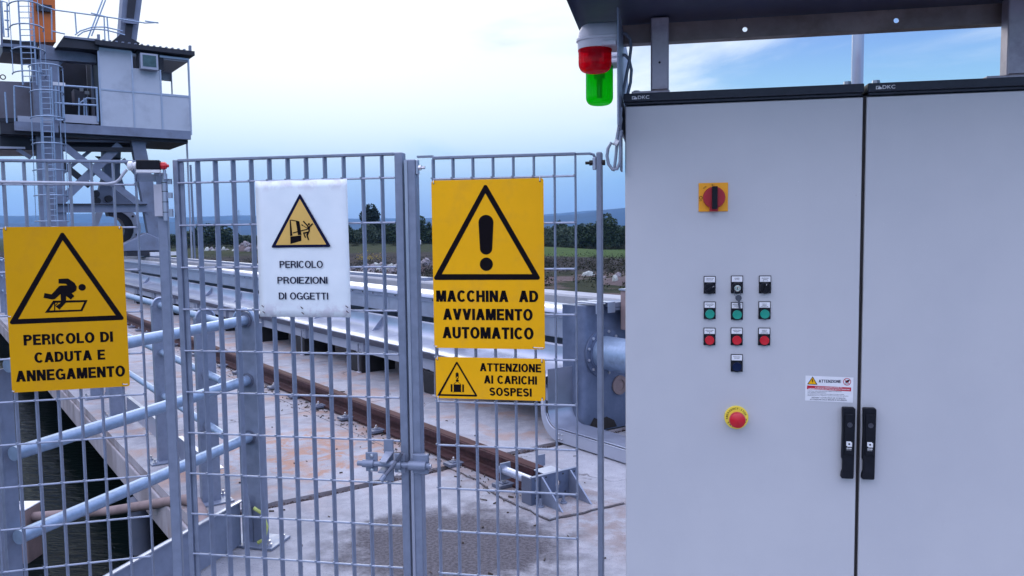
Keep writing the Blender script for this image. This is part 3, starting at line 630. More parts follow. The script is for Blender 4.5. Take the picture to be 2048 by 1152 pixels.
def trough():
    t = thing('galvanised_trough', 'long galvanised debris trough running beside the rusty rail towards the crane', 'trough', FK, (4.2, 4.8, 0))
    segs = [4.72, 6.42, 8.06, 9.70, 11.34, 12.98, 14.62, 16.26, 17.9, 19.54, 21.18, 22.82]
    th = .006
    def strip(pts, name, mt, a, b):
        off = []
        for i, p in enumerate(pts):
            q0 = pts[max(0, i-1)]; q1 = pts[min(len(pts)-1, i+1)]; tx_, tz = q1[0]-q0[0], q1[1]-q0[1]; l = sqrt(tx_*tx_+tz*tz); off.append((p[0]+tz/l*th, p[1]-tx_/l*th))
        MB().sweep(list(pts)+off[::-1], [a, b]).build(name, mt, t, smooth=40)
    # lower chute: lip, concave bottom; upper trough: side, flange, rounded rim
    chute = [(4.15, .615), (4.135, .62), (4.12, .612), (4.115, .56), (4.10, .50), (4.05, .462), (3.97, .448), (3.86, .440), (3.76, .428), (3.752, .42)]
    under = [(3.755, .415), (3.80, .36), (3.862, .332)]
    for i in range(len(segs)-1):
        a, b = segs[i]+.003, segs[i+1]-.003
        strip(chute, 'chute_sheet', M['galv_bright'], a, b)
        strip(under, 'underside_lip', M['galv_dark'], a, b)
        MB().box((3.858, a, .225), (3.868, b, .335)).build('fascia_panel', M['galv_blue'], t, smooth=0, bevel=.002)
        MB().box((4.20, a, .665), (4.208, b, .835)).build('side_panel', M['galv_bright'], t, smooth=0)
        MB().box((4.178, a, .826), (4.199, b, .880)).build('rim_flange', M['galv'], t, smooth=0, bevel=.003)
        strip([(4.165, .872), (4.172, .895), (4.20, .915), (4.26, .926), (4.34, .930), (4.40, .925), (4.42, .90)], 'rolled_rim', M['galv_bright'], a, b)
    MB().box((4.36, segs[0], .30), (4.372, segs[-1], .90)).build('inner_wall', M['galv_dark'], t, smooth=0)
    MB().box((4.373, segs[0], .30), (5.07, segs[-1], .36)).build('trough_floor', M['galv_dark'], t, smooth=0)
    b0 = MB().lathe((3.857, 0, 0), (-1, 0, 0), [(.009, 0), (.009, .006), (.0, .007)], 6).build('bolt', M['bolt'], t); b0.location = (0, 0, 0)
    base = b0.location.copy(); first = True
    for s in segs[1:9]:
        for du in (-.06, .06):
            for z in (.255, .305):
                q = b0 if first else b0.copy()
                if not first: COL.objects.link(q)
                q.location = (0, s+du, z); first = False
    b1 = MB().lathe((4.1775, 0, 0), (-1, 0, 0), [(.008, 0), (.008, .005), (0, .006)], 6).build('rim_bolt', M['gasket'], t)
    k = 0; u = 4.9
    while u < 14:
        q = b1 if k == 0 else b1.copy()
        if k: COL.objects.link(q)
        q.location = (0, u, .85); u += .27; k += 1
    # brackets below, pedestals
    br = MB().box((3.80, -.006, .02), (3.812, .006, .33)).box((3.82, -.10, .225), (3.86, -.06, .36)).build('bracket', M['galv_bright'], t, smooth=0)
    pd = MB().box((3.83, -.02, .0), (4.25, .26, .215)).build('pedestal', M['rubber'], t, smooth=0, bevel=.01)
    fb = MB().box((3.86, .06, .2155), (3.96, .18, .235)).box((3.80, -.03, 0.0005), (3.83, .05, .016)).build('mounting_foot', M['beige'], t, smooth=0, bevel=.006)
    sp = MB().prism([(3.875, -.004, .335), (4.115, -.004, .61), (4.125, -.004, .50), (4.06, -.004, .44), (3.9, -.004, .43)], (0, .008, 0)).build('stiffener', M['galv'], t, smooth=0)
    for k, u in enumerate([6.42, 8.06, 9.70, 11.34, 12.98, 14.62, 16.26, 17.9, 19.54]):
        for o in (br, pd, fb, sp):
            q = o if k == 0 else o.copy()
            if k: COL.objects.link(q)
            q.location = (0, u, 0)
    return t
trough()

def tank():
    t = thing('steel_tank', 'blue-grey galvanised end tank with a bolted pipe flange beside the cabinet', 'tank', FK, (4.4, 4.5, 0))
    r = .05; out = [(5.06, 4.70)]
    out += [(3.93, 4.70)] + [(3.93+r-r*cos(radians(a)), 4.47+r-r*sin(radians(a))) for a in range(0, 91, 15)] + [(5.06, 4.47)]
    n = len(out); zt = .982
    mb = MB().prism([(x, y, .012) for x, y in out], (0, 0, zt-.012)); mb.build('tank_wall', M['tank'], t, smooth=40)
    MB().face([(3.98+.0, 4.4675, .02), (4.28, 4.4675, .02), (4.25, 4.4675, .075), (4.17, 4.4675, .115), (4.10, 4.4675, .10), (4.04, 4.4675, .125), (3.99, 4.4675, .06)]).build('dark_stain', M['gasket'], t, smooth=0)
    MB().box((4.16, 4.40, .962), (5.06, 4.468, .999)).box((4.16, 4.405, .935), (5.06, 4.414, .963)).build('rim', M['galv'], t, smooth=0, bevel=.006)
    # folded bright clips on the rim
    for x in (3.99, 4.11):
        MB().sweep([(x, 1.0), (x+.075, 1.0), (x+.075, 1.008), (x, 1.008)], [4.39, 4.62]).box((x, 4.382, .925), (x+.075, 4.390, 1.008)).build('rim_clip', M['galv_bright'], t, smooth=0, bevel=.003)
    # flange and pipe, pointing back along the quay
    cx, cz = 4.36, .50
    c = FK.front(1208, 705, 4.46); cx, cz = c.x, c.z
    MB().lathe((cx, 4.468, cz), (0, -1, 0), [(.185, 0), (.185, .014), (.15, .014), (.15, .02), (.135, .02)], 40).build('pipe_flange', M['tank'], t)
    MB().lathe((cx, 4.468, cz), (0, -1, 0), [(.128, .0), (.128, 1.1), (.12, 1.1)], 40).build('pipe', M['galv_tube'], t)
    bo = None
    for k in range(12):
        a = 2*pi*(k+.5)/12; x, z = cx+.165*cos(a), cz+.165*sin(a)
        if bo is None: bo = MB().lathe((x, 4.454, z), (0, -1, 0), [(.012, 0), (.012, .008), (.006, .008), (.006, .014)], 6).build('flange_bolt', M['bolt'], t); p0 = (x, z)
        else: copy_at(bo, (x-p0[0], 0, z-p0[1]))
    c2 = FK.front(1240, 770, 4.46)
    MB().lathe((c2.x, 4.468, c2.z), (0, -1, 0), [(.075, 0), (.075, .012), (.045, .012), (.045, .004), (0, .004)], 28).build('drain_flange', M['pinkconc'], t)
    p = FK.front(1232, 580, 4.44)
    MB().box((p.x, 4.30, p.z-.30), (p.x+.35, 4.392, p.z)).build('stained_plate', M['pinkconc'], t, smooth=0, bevel=.004)
    MB().box((p.x-.01, 4.29, p.z+.0005), (p.x+.36, 4.40, p.z+.012)).build('plate_lip', M['galv_bright'], t, smooth=0)
tank()

def curved_guide():
    t = thing('curved_guide_channel', 'bright L-shaped galvanised channel curving from the tank down onto the concrete', 'channel', FK, (3.68, 4.5, 0))
    # profile in (u,z); inner line then outer line
    R = .20; uo = 4.63; zb = .012
    outer = [(uo, .52), (uo, zb+R)] + [(uo-R+R*cos(radians(a)), zb+R-R*sin(radians(a))) for a in range(10, 91, 10)] + [(3.0, zb)]
    w = .085; inner = [(uo-w*.55, .52), (uo-w*.55, zb+R)] + [(uo-R+(R-w*(.55+.45*a/90))*cos(radians(a)), zb+R-(R-w*(.55+.45*a/90))*sin(radians(a))) for a in range(10, 91, 10)] + [(3.0, zb+w)]
    mb = MB(); x0 = 3.655
    for x in (x0, x0+.006): mb.add([(x, u, z) for u, z in outer]+[(x, u, z) for u, z in inner], [(i, i+1, len(outer)+i+1, len(outer)+i) for i in range(len(outer)-1)])
    k = len(outer)
    mb.add([(x, u, z) for x in (x0, x0+.006) for u, z in inner], [(i, i+1, k+i+1, k+i) for i in range(k-1)])
    mb.add([(x, u, z) for x in (x0, x0+.006) for u, z in outer], [(i, i+1, k+i+1, k+i) for i in range(k-1)])
    mb.build('side_plate', M['galv_blue'], t, smooth=40)
    mb = MB()
    a_ = [(u, z) for u, z in inner]; mb.add([(x, u, z-.001) for x in (x0+.006, x0+.012) for u, z in a_], [(i, i+1, k+i+1, k+i) for i in range(k-1)])
    b_ = [(u-.012 if i < 2 else u, z+.010) for i, (u, z) in enumerate(inner)]
    mb.tube([(x0+.002, u, z) for u, z in inner], .0045, 6).tube([(x0+.016, u, z+.010) for u, z in inner[2:]], .0035, 6)
    mb.build('rolled_edge', M['galv_bright'], t)
    # curved inner sheet, a wide band reaching to the tank
    sh = [(u-.02, z) for u, z in inner]
    mb = MB().add([(x, u, z+.006) for x in (x0+.014, x0+.25) for u, z in sh], [(i, i+1, k+i+1, k+i) for i in range(k-1)])
    mb.add([(x, u, z+.001) for x in (x0+.014, x0+.25) for u, z in sh], [(i, i+1, k+i+1, k+i) for i in range(k-1)])
    mb.build('guide_sheet', M['galv_bright'], t, smooth=60)
    bo = None
    pos = [(4.715, .36), (4.715, .33), (4.74, .36), (4.74, .33)]
    for (u, z) in [(uo-.015, .385), (uo-.035, .385), (uo-.015, .36), (uo-.035, .36)] + [(uu, zz) for c in (4.42, 3.70) for uu in (c, c-.035) for zz in (.035, .070)]:
        if bo is None: bo = MB().lathe((x0-.0005, u, z), (-1, 0, 0), [(.0075, 0), (.0075, .003), (.004, .006), (0, .007)], 10).build('rivet', M['bolt'], t); p0 = (u, z)
        else: copy_at(bo, (0, u-p0[0], z-p0[1]))
curved_guide()

# ------------------------------------------------------------------ railings
def post_mesh(t, x, y, w=.105, d=.05, h=1.13, zs=(), mt=None, ring=True, holes=True):
    """upright plate facing -y with rounded top and two side flanges; returns object"""
    mt = mt or M['galv']; r = w/2; n = 12
    arc = [(x+r*cos(pi*k/n), h-r+r*sin(pi*k/n)) for k in range(n+1)]
    poly = [(x+r, .012)]+arc+[(x-r, .012)]
    mb = MB().prism([(a, y, b) for a, b in poly], (0, .007, 0))
    zt = h-r
    mb.box((x-r, y+.0075, .012), (x-r+.006, y+d, zt)).box((x+r-.006, y+.0075, .012), (x+r, y+d, zt))
    return mb.build('post', mt, t, smooth=30)
def quay_railing():
    t = thing('quay_railing', 'three-bar tubular railing along the quay edge in pairs of posts', 'railing', FK, (1.25, 5, 0))
    posts = [4.68, 5.74, 7.46, 8.45, 10.15, 11.15, 12.85, 13.85, 15.6, 16.6, 18.3, 19.3]
    p0 = None
    for u in posts:
        if p0 is None:
            p0 = post_mesh(t, 1.27, 4.68); b0 = MB().box((1.16, 4.62, .002), (1.38, 4.78, .012)).build('base_plate', M['galv'], t, smooth=0, bevel=.002)
            bs = MB()
            for sx in (1.185, 1.355):
                for sy in (4.645, 4.755): bs.lathe((sx, sy, .012), (0, 0, 1), [(.013, 0), (.013, .01), (.007, .01), (.007, .03), (0, .031)], 6)
            c0 = bs.build('anchor_bolts', M['bolt'], t)
            r0 = MB().tube([(1.27+.052*sin(pi*k/12-pi/2), 4.675, 1.0775+.052*cos(pi*k/12-pi/2)) for k in range(13)], .006, 6).build('top_ring', M['galv_bright'], t)
        else:
            for o in (p0, b0, c0, r0): copy_at(o, (0, u-4.68, 0))
    for z, ee in ((1.0775, 4.36), (.755, 4.4), (.455, 4.4)):
        MB().tube([(1.27, ee, z), (1.27, 21, z)], .0215, 16).build('rail_tube', M['galv_tube'], t)
    ends = [(4.75, 5.70), (5.81, 7.40), (7.53, 8.40), (8.52, 10.1), (10.22, 11.1), (11.22, 12.8), (12.92, 13.8), (13.92, 15.5)]
    for a, b in ends:
        MB().box((1.335, a, .035), (1.341, b, .175)).box((1.3415, a, .169), (1.366, b, .175)).build('toe_board', M['galv_bright'], t, smooth=0)
    for z in (.455, .755):
        for u in (4.68, 5.74, 7.46):
            MB().lathe((1.27, u-.002, z), (0, -1, 0), [(.032, 0), (.032, .006), (.022, .006)], 16).build('tube_collar', M['galv'], t)
quay_railing()
def near_railing():
    t = thing('near_railing', 'pale blue three-tube railing close behind the left grille and the gate', 'railing', FT, (0, 0, 0))
    ln = (TA-TB).length
    for y in (0, ln):
        post_mesh(t, 0 if y else FT.front(4, 900, 0).x-.0575, y+.0, w=.115, d=.055, h=1.170)
        if y: 
            MB().tube([(.057*sin(pi*k/12-pi/2), y-.006, 1.1275+.057*cos(pi*k/12-pi/2)) for k in range(13)], .008, 6).build('top_ring', M['galv_tube'], t)
            MB().box((-.12, y-.06, .002), (.14, y+.12, .014)).build('base_plate', M['galv'], t, smooth=0, bevel=.002)
            for (bx, by) in ((-.09, y-.03), (.11, y-.03), (.11, y+.09)): MB().lathe((bx, by, .014), (0, 0, 1), [(.014, 0), (.014, .012), (.008, .012), (.008, .03), (0, .031)], 6).build('anchor_bolt', M['bolt'], t)
            MB().prism([(.005, y-.009, .014), (.005, y-.009, .20), (-.052, y-.009, .20), (-.052, y-.009, .014)], (0, .004, 0)).build('end_plate', M['galv'], t, smooth=0)
    for z in (1.127, .83, .545):
        MB().tube([(-.012, .012, z), (0, ln+.0, z)], .0245, 20).build('rail_tube', M['galv_tube'], t)
        MB().lathe((0, ln-.001, z), (0, -1, 0), [(.036, 0), (.036, .005), (.0255, .005)], 20).build('tube_collar', M['galv_dark'], t)
    MB().box((-.0455, -.2, .229), (-.028, ln-.03, .235)).build('toe_lip', M['galv_bright'], t, smooth=0)
    MB().box((-.052, -.2, .01), (-.046, ln-.03, .235)).build('toe_board', M['galv'], t, smooth=0)
    MB().box((-.060, .3, .004), (-.053, ln-.06, .215)).build('toe_plate', M['galv'], t, smooth=0)
    e = thing('earth_wire', 'yellow-green earth wire looped at the foot of the near railing post', 'wire', FT, (.1, ln, .01))
    MB().tube([(.03, ln-.03, .20), (.075, ln-.02, .17), (.10, ln-.03, .11), (.09, ln-.04, .05), (.055, ln-.04, .03)], .009, 8).build('wire', M['yg'], e)
    MB().tube([(-.01, ln-.03, .26), (.0, ln-.03, .22), (.01, ln-.03, .15)], .010, 8).build('cable_lug', M['cable'], e)
near_railing()

def canal_things():
    t = thing('bolted_pedestal', 'small concrete pedestal with a bright bolted steel cap standing in the water', 'pedestal', FWD, (-3.36, 5.4, -.6))
    a = FWD.hor(35, 1005, -.25); b = FWD.hor(78, 997, -.25); c = FWD.hor(82, 1015, -.25); d = FWD.hor(48, 1022, -.25)
    cx, cy = (a.x+c.x)/2, (a.y+c.y)/2
    cx -= .05
    MB().box((cx-.11, cy-.085, -.9), (cx+.075, cy+.085, -.262)).build('pedestal_block', M['pinkconc'], t, smooth=0, bevel=.01)
    MB().box((cx-.112, cy-.087, -.2615), (cx+.077, cy+.087, -.25)).build('steel_cap', M['white'], t, smooth=0, bevel=.004)
    for dy in (-.035, .02): MB().lathe((cx-.04, cy+dy, -.25), (0, 0, 1), [(.016, 0), (.016, .016), (.009, .016), (.009, .04), (0, .042)], 6).build('bolt', M['bolt'], t)
    p = thing('drain_pipe', 'old grey drain pipe running low over the water to the quay edge', 'pipe', FWD, (cx, cy, -.4))
    pts = [Vector((cx+.077, cy, -.33))] + [FWD.hor(x, y, z) for x, y, z in ((220, 1022, -.22), (320, 1006, -.08), (372, 999, .035), (392, 1004, .04), (404, 1025, .04), (408, 1060, .035))]
    MB().tube(pts, .030, 14).build('pipe', M['pinkconc'], p)
    MB().box((cx-.3, cy+.0, -.9), (cx-.115, cy+.1, -.42)).build('bracket', M['crane_brown'], t, smooth=0)
canal_things()

# ================================================================== GRILLES, GATE
ROD = [1.716-.1366*k for k in range(13)]
def grille(t, xs, x0, x1, ztop, zbot=.06, dz=0, rods=ROD):
    fb = rod = None
    for x in xs:
        if fb is None: fb = MB().box((x-.002, 0, zbot), (x+.002, .025, ztop-.004)).build('flat_bar', M['galv'], t, smooth=0); xx = x
        else: copy_at(fb, (x-xx, 0, 0))
    for z in rods:
        z += dz
        if rod is None:
            rod = MB().tube([(x0, -.003, z), (x1, -.003, z)], .0032, 10).build('cross_rod', M['galv_rod'], t); zz = z
        else: copy_at(rod, (0, 0, z-zz))
    # weld beads where rod meets bar
    mb = MB()
    for x in xs:
        for z in rods: mb.box((x-.0035, -.0075, z+dz+.0015), (x+.0035, .001, z+dz+.0052))
    w = mb.build('weld_beads', M['galv'], t, smooth=0); w['kind'] = 'stuff'
    MB().box((x0, -.0015, ztop-.0035), (x1, .0265, ztop+.0045)).build('top_bar', M['galv'], t, smooth=0, bevel=.0015)
    MB().box((x0, -.0015, zbot-.006), (x1, .0265, zbot)).build('bottom_bar', M['galv'], t, smooth=0)
def fence():
    t = thing('left_grille_fence', 'galvanised grille fence left of the gate behind the drowning warning sign', 'fence', FL, (0, 0, 0))
    grille(t, [-.032, -.098, -.162, -.224, -.290, -.353, -.411, -.474, -.536, -.6], -.62, -.0305, 1.786, dz=-.004)
    MB().box((.030, .0, .0), (.060, .040, 1.752)).build('post', M['galv'], t, smooth=0, bevel=.003)
    for z in (1.735, .25): MB().box((-.0295, .010, z-.012), (.0295, .018, z+.012)).build('clamp', M['galv'], t, smooth=0)
    g = thing('grille_gate', 'galvanised grille gate with sliding latch and the white paper notice', 'gate', FG, (-.75, 0, 0))
    grille(g, [-.742+.0625*k for k in range(1, 12)], -.742, -.010, 1.789)
    MB().box((-.760, -.002, .05), (-.7425, .030, 1.791)).box((-.7422, .006, .055), (-.727, .012, 1.784)).build('hinge_stile', M['galv'], g, smooth=0, bevel=.002)
    MB().box((-.0095, -.003, .05), (.016, .034, 1.793)).build('latch_stile', M['galv'], g, smooth=0, bevel=.003)
    # hinges: knuckles and leaves
    for zc in (1.668, .25):
        h = MB().tube([(-.784, -.012, zc-.072), (-.784, -.012, zc+.072)], .0085, 14).build('hinge', M['galv_bright'], g)
        for k in (-.045, -.012, .022, .05): MB().tube([(-.784, -.012, zc+k-.001), (-.784, -.012, zc+k+.001)], .0093, 14).build('knuckle_joint', M['gasket'], h)
        for a_, b_ in ((-.06, -.035), (0, .018), (.045, .062)): MB().box((-.777, -.012, zc+a_), (-.7605, -.006, zc+b_)).build('hinge_lug', M['galv_bright'], h, smooth=0)
        MB().box((-.822, -.016, zc-.058), (-.7925, -.008, zc+.045)).build('leaf', M['beige'], h, smooth=0, bevel=.001)
    # sliding latch
    y = -.032; z = .829
    bolt = MB().tube([(-.141, y, z), (.094, y, z)], .0085, 16).build('latch_bolt', M['galv'], g)
    MB().lathe((.094, y, z), (1, 0, 0), [(.007, 0), (.007, .004), (.003, .005), (0, .005)], 12).build('bolt_tip', M['galv_bright'], bolt)
    MB().tube([(.012, y-.018, z+.044), (-.012, y-.005, z+.012), (-.045, y-.05, z-.034)], .0058, 10).build('cross_handle', M['galv_dark'], bolt)
    MB().tube([(-.036, y-.042, z-.022), (-.0465, y-.053, z-.037)], .0085, 10).build('handle_grip', M['galv'], bolt)
    for (a, b) in ((-.124, -.088), (-.030, .002)):
        s = MB().tube([(a, y, z), (b, y, z)], .0125, 20).build('latch_sleeve', M['galv'], g)
        MB().box((a+.006, y+.006, z-.028), (b+.010, y+.012, z+.034)).build('sleeve_plate', M['galv'], s, smooth=0, bevel=.003)
        for dz_ in (.024, -.022): MB().lathe((b-.008, y+.006, z+dz_), (0, -1, 0), [(.0055, 0), (.0055, .004), (0, .006)], 12).build('dome_screw', M['bolt'], s)
    MB().box((-.062, -.012, .768), (-.031, -.0045, .902)).build('latch_backing_plate', M['galv'], g, smooth=0, bevel=.002)
    MB().prism([(-.062, y-.02, .838), (-.040, y-.024, .838), (-.029, -.008, .862), (-.056, -.008, .862)], (0, 0, .004)).build('latch_tab', M['galv_bright'], g, smooth=0)
    MB().prism([(-.068, y-.02, .806), (-.046, y-.024, .806), (-.038, -.008, .818), (-.062, -.008, .818)], (0, 0, .004)).build('latch_tab', M['galv'], g, smooth=0)
    r = thing('right_grille_fence', 'galvanised grille panel between the gate post and the grey cabinet', 'fence', FG, (.04, 0, 0))
    grille(r, [.110+.0621*k for k in range(8)], .110, .546, 1.773, dz=-.008)
    MB().box((.060, .006, 1.7755), (.110, .020, 1.7815)).box((.5465, .006, 1.770), (.590, .020, 1.776)).tube([(.588, .013, 1.773), (.598, .013, 1.770), (.603, .013, 1.760), (.604, .013, 1.74)], .004, 8).build('top_bar_end', M['galv'], r, smooth=0)
    MB().box((.0255, -.006, 0), (.0575, .036, 1.770)).build('gate_post', M['galv'], r, smooth=0, bevel=.003)
    MB().box((.0245, -.0095, 0), (.0335, -.0065, 1.768)).build('post_strip', M['galv_bright'], r, smooth=0)
    MB().box((.607, -.004, 0), (.624, .036, 1.776)).build('end_post', M['galv'], r, smooth=0, bevel=.004)
    for z_ in (1.745, .25):
        q = MB().box((.058, -.003, z_-.02), (.066, .014, z_+.024)).build('clamp', M['galv_bright'], r, smooth=0, bevel=.002)
        MB().tube([(.066, .005, z_), (.086, .005, z_)], .0045, 10).tube([(.066, .005, z_), (.074, .005, z_)], .0085, 6).build('bolt', M['bolt'], q)
        q = MB().box((.596, -.003, z_-.02), (.606, .014, z_+.016)).build('clamp', M['galv_bright'], r, smooth=0, bevel=.002)
        MB().tube([(.575, .002, z_), (.596, .002, z_)], .0045, 10).tube([(.587, .002, z_), (.596, .002, z_)], .0085, 6).tube([(.624, .002, z_), (.633, .002, z_)], .008, 12).build('bolt', M['gasket'], q)
    MB().tube([(.028, -.034, .829), (.082, -.034, .829)], .0145, 20).build('latch_keeper', M['galv'], r)
    MB().box((.036, -.026, .80), (.086, -.010, .862)).build('keeper_plate', M['galv'], r, smooth=0, bevel=.003)
fence()

def switch():
    t = thing('gate_safety_switch', 'black gate safety switch with a red head on top of the hinge post', 'switch', FL, (0, -.03, 1.75))
    y = -.03
    MB().box((-.019, y-.02, 1.758), (.051, y+.012, 1.788)).build('switch_body', M['black'], t, smooth=0, bevel=.003)
    MB().box((-.020, y-.018, 1.748), (.050, y+.008, 1.7575)).build('mounting_plate', M['white'], t, smooth=0, bevel=.001)
    MB().lathe((.0515, y-.004, 1.771), (1, 0, 0), [(.0115, 0), (.0125, .003), (.0125, .012), (.009, .018), (.005, .019), (.005, .024), (0, .025)], 8).build('red_head', M['red'], t)
    MB().box((.030, y+.0, 1.742), (.046, y+.010, 1.7478)).build('bracket', M['galv'], t, smooth=0)
    MB().tube([(.062, y-.004, 1.758), (.062, y-.004, 1.735)], .005, 10).tube([(.062, y-.004, 1.735), (.0625, y-.004, 1.728)], .0075, 10).build('actuator_rod', M['galv_bright'], t)
    MB().lathe((-.0205, y-.004, 1.770), (-1, 0, 0), [(.011, 0), (.012, .006), (.008, .009), (.015, .012), (.015, .022), (.009, .026)], 16).build('cable_gland', M['white'], t)
    p = [FL.front(a, b, y-.004) for a, b in ((254, 339), (247, 347), (240, 358), (231, 365), (215, 368), (190, 367), (150, 366), (80, 365), (0, 364), (-120, 364))]
    MB().tube(p, .0047, 12).build('conduit', M['pvc'], t)
switch()

# ================================================================== SIGNS
def sign_plate(t, frame, x0, x1, z0, z1, y, mt, r=.008, th=.0015, slant=0):
    pts = sheet_outline(x0, x1, z0, z1, r); MB().prism([(a+(z1-b)*slant, y, b) for a, b in pts], (0, th, 0)).build('sign_plate', mt, t, smooth=0)
def tie(t, x, z, y, vertical=True, long=.02):
    q = MB()
    if vertical: q.tube([(x, y-.001, z), (x, y-.004, z+long*.4), (x, y-.002, z+long)], .0014, 6)
    else: q.tube([(x, y-.001, z), (x+long*.5, y-.003, z-.001), (x+long, y-.001, z-.001)], .0014, 6)
    q.build('cable_tie', M['white'], t)
    MB().disc((x, y-.0006, z), .0026, n=10).build('fixing_hole', M['gasket'], t, smooth=0)
def signs():
    y = -.012
    # --- fall and drowning
    t = thing('warning_sign', 'yellow sign reading PERICOLO DI CADUTA E ANNEGAMENTO tied to the left grille', 'sign', FL, (-.24, y, 1.3))
    O = (0, 440); S = 5.237
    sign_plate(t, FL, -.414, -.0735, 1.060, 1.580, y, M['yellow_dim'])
    LM = M['blackprint']
    yy = y-.0006
    outer = zoompts(FL, O, S, [(651, 112), (88, 1094), (1312, 1045)], yy); inner = zoompts(FL, O, S, [(656, 212), (190, 1038), (1210, 998)], yy)
    a, b = tri_ring(outer, inner, .006); MB().ring(a, b).build('warning_triangle', M['blackprint'], t, smooth=0)
    mb = MB(); c = FL.front(O[0]+860/S, O[1]+705/S, yy); mb.disc(c, .0107)
    man = [(613,617),(712,612),(780,658),(804,700),(798,738),(768,760),(750,765),(778,796),(742,833),(693,796),(692,850),(690,865),(622,938),(582,905),(635,868),(637,845),(634,775),(575,828),(545,832),(456,815),(466,765),(540,778),(620,692),(640,686),(705,684),(690,668),(613,664)]
    mb.face(zoompts(FL, O, S, man, yy-.0003)); mb.build('falling_man_pictogram', M['blackprint'], t, smooth=0)
    mb = MB().ring(zoompts(FL, O, S, [(556,845),(918,838),(862,955),(470,972)], yy), zoompts(FL, O, S, [(570,868),(882,860),(845,938),(517,948)], yy))
    mb.face(zoompts(FL, O, S, [(566,866),(578,866),(578,948),(566,948)], yy-.0001)); mb.face(zoompts(FL, O, S, [(578,890),(600,868),(608,872),(580,902)], yy-.0001)); mb.build('hatch_pictogram', M['blackprint'], t, smooth=0)
    mb = MB(); o5 = (0, 560)
    text_zoom(mb, 'PERICOLO DI', FL, o5, 3.84, (183, 505), (865, 393), yy, par=t, mt=LM); text_zoom(mb, 'CADUTA E', FL, o5, 3.84, (266, 638), (805, 532), yy, par=t, mt=LM); text_zoom(mb, 'ANNEGAMENTO', FL, o5, 3.84, (124, 785), (958, 655), yy, par=t, mt=LM)
    tie(t, -.405, 1.572, y, True, .01); tie(t, -.082, 1.572, y, True, .006); tie(t, -.413, 1.066, y, False, .006); tie(t, -.094, 1.068, y, False, .014); tie(t, -.413, 1.302, y, False, .008)
    # --- paper notice
    t = thing('paper_notice', 'white laminated notice reading PERICOLO PROIEZIONI DI OGGETTI tied to the gate', 'sign', FG, (-.31, y, 1.286))
    mb = MB(); nx, nz = 14, 18; P = []
    for j in range(nz+1):
        for i in range(nx+1):
            a, b = i/nx, j/nz; x = -.465+.308*a + .006*(b < .15)*(.5-a)*.2; z = 1.286+.430*b
            wob = .0022*sin(a*9+b*2) + .002*noise.noise(Vector((a*3, b*4, 1))) + .004*(abs(a-.5)*2)**4*(1-b)
            if j == nz: z -= .002*abs(sin(a*9))
            P.append((x, y-.006+wob*.6, z))
    w = nx+1; F = [(j*w+i, j*w+i+1, (j+1)*w+i+1, (j+1)*w+i) for j in range(nz) for i in range(nx)]
    mb.add(P, F); q = mb.build('sheet', M['paper'], t, smooth=60); sm = q.modifiers.new('thickness', 'SOLIDIFY'); sm.thickness = .0004
    yy = y-.0095; O = (500, 350); S = 7.2
    o3 = [(717, 262), (302, 1048), (1168, 1036)]; i3 = [(717, 343), (372, 1008), (1097, 1000)]
    a, b = tri_ring(zoompts(FG, O, S, o3, yy), zoompts(FG, O, S, i3, yy), .003); MB().ring(a, b).build('warning_triangle', M['navyprint'], t, smooth=0)
    MB().face(zoompts(FG, O, S, i3, yy+.0001)).build('triangle_fill', M['papyellow'], t, smooth=0)
    mb = MB(); y2 = yy-.0003
    for poly in ([(570,645),(588,655),(612,875),(578,880)], [(570,645),(600,643),(700,663),(712,669),(660,668),(592,656)], [(660,668),(712,669),(742,862),(690,865)], [(580,886),(738,869),(740,948),(582,993)]): mb.face(zoompts(FG, O, S, poly, y2))
    mb.build('machine_pictogram', M['blackprint'], t, smooth=0)
    y3 = y2-.0003; mb = MB()
    def st(p, q, wpx, yk=0, mb_=None): A, B = zoompts(FG, O, S, [p, q], y3-yk*.0001); stroke(mb_ or mb, A, B, wpx/S*2.47/FPX, y3)
    st((618,835),(840,776),15); st((845,778),(742,716),9,1); mb.face(zoompts(FG, O, S, [(736,712),(765,716),(750,736)], y3-.0002)); mb.build('arrow_pictogram', M['blackprint'], t, smooth=0)
    mb = MB(); c = zoompts(FG, O, S, [(848,708)], y3)[0]; mb.disc(c, .0036)
    st((766,664),(836,738),20,2,mb); st((858,745),(903,700),20,3,mb); mb.face(zoompts(FG, O, S, [(822,742),(868,735),(860,812),(832,872),(806,866),(842,800)], y3-.0004))
    st((845,822),(768,838),22,5,mb); st((770,830),(798,902),18,6,mb); st((818,858),(843,935),20,7,mb); mb.build('struck_man_pictogram', M['blackprint'], t, smooth=0)
    LM = M['navyprint']; mb = MB(); o5 = (500, 500); s5 = 8.229
    text_zoom(mb, 'PERICOLO', FG, o5, s5, (488, 297), (1197, 176), yy, -.165, par=t, mt=LM); text_zoom(mb, 'PROIEZIONI', FG, o5, s5, (452, 555), (1273, 440), yy, -.165, par=t, mt=LM); text_zoom(mb, 'DI OGGETTI', FG, o5, s5, (475, 815), (1285, 700), yy, -.165, par=t, mt=LM)
    LM = M['blackprint']
    for px, py in ((526, 612), (528, 624), (604, 615), (606, 626), (694, 613), (695, 623)):
        c = FG.front(px, py, yy); MB().tube([c+Vector((-.004, 0, .002)), c+Vector((0, -.003, 0)), c+Vector((.003, 0, -.004))], .0013, 6).build('wire_tie', M['rust'], t)
    # --- automatic machine
    t = thing('warning_sign', 'large yellow sign with exclamation mark reading MACCHINA AD AVVIAMENTO AUTOMATICO', 'sign', FG, (.28, y, 1.45))
    sign_plate(t, FG, .1095, .4525, 1.194, 1.704, y, M['yellow'])
    yy = y-.0006; O = (840, 290); S = 4.267
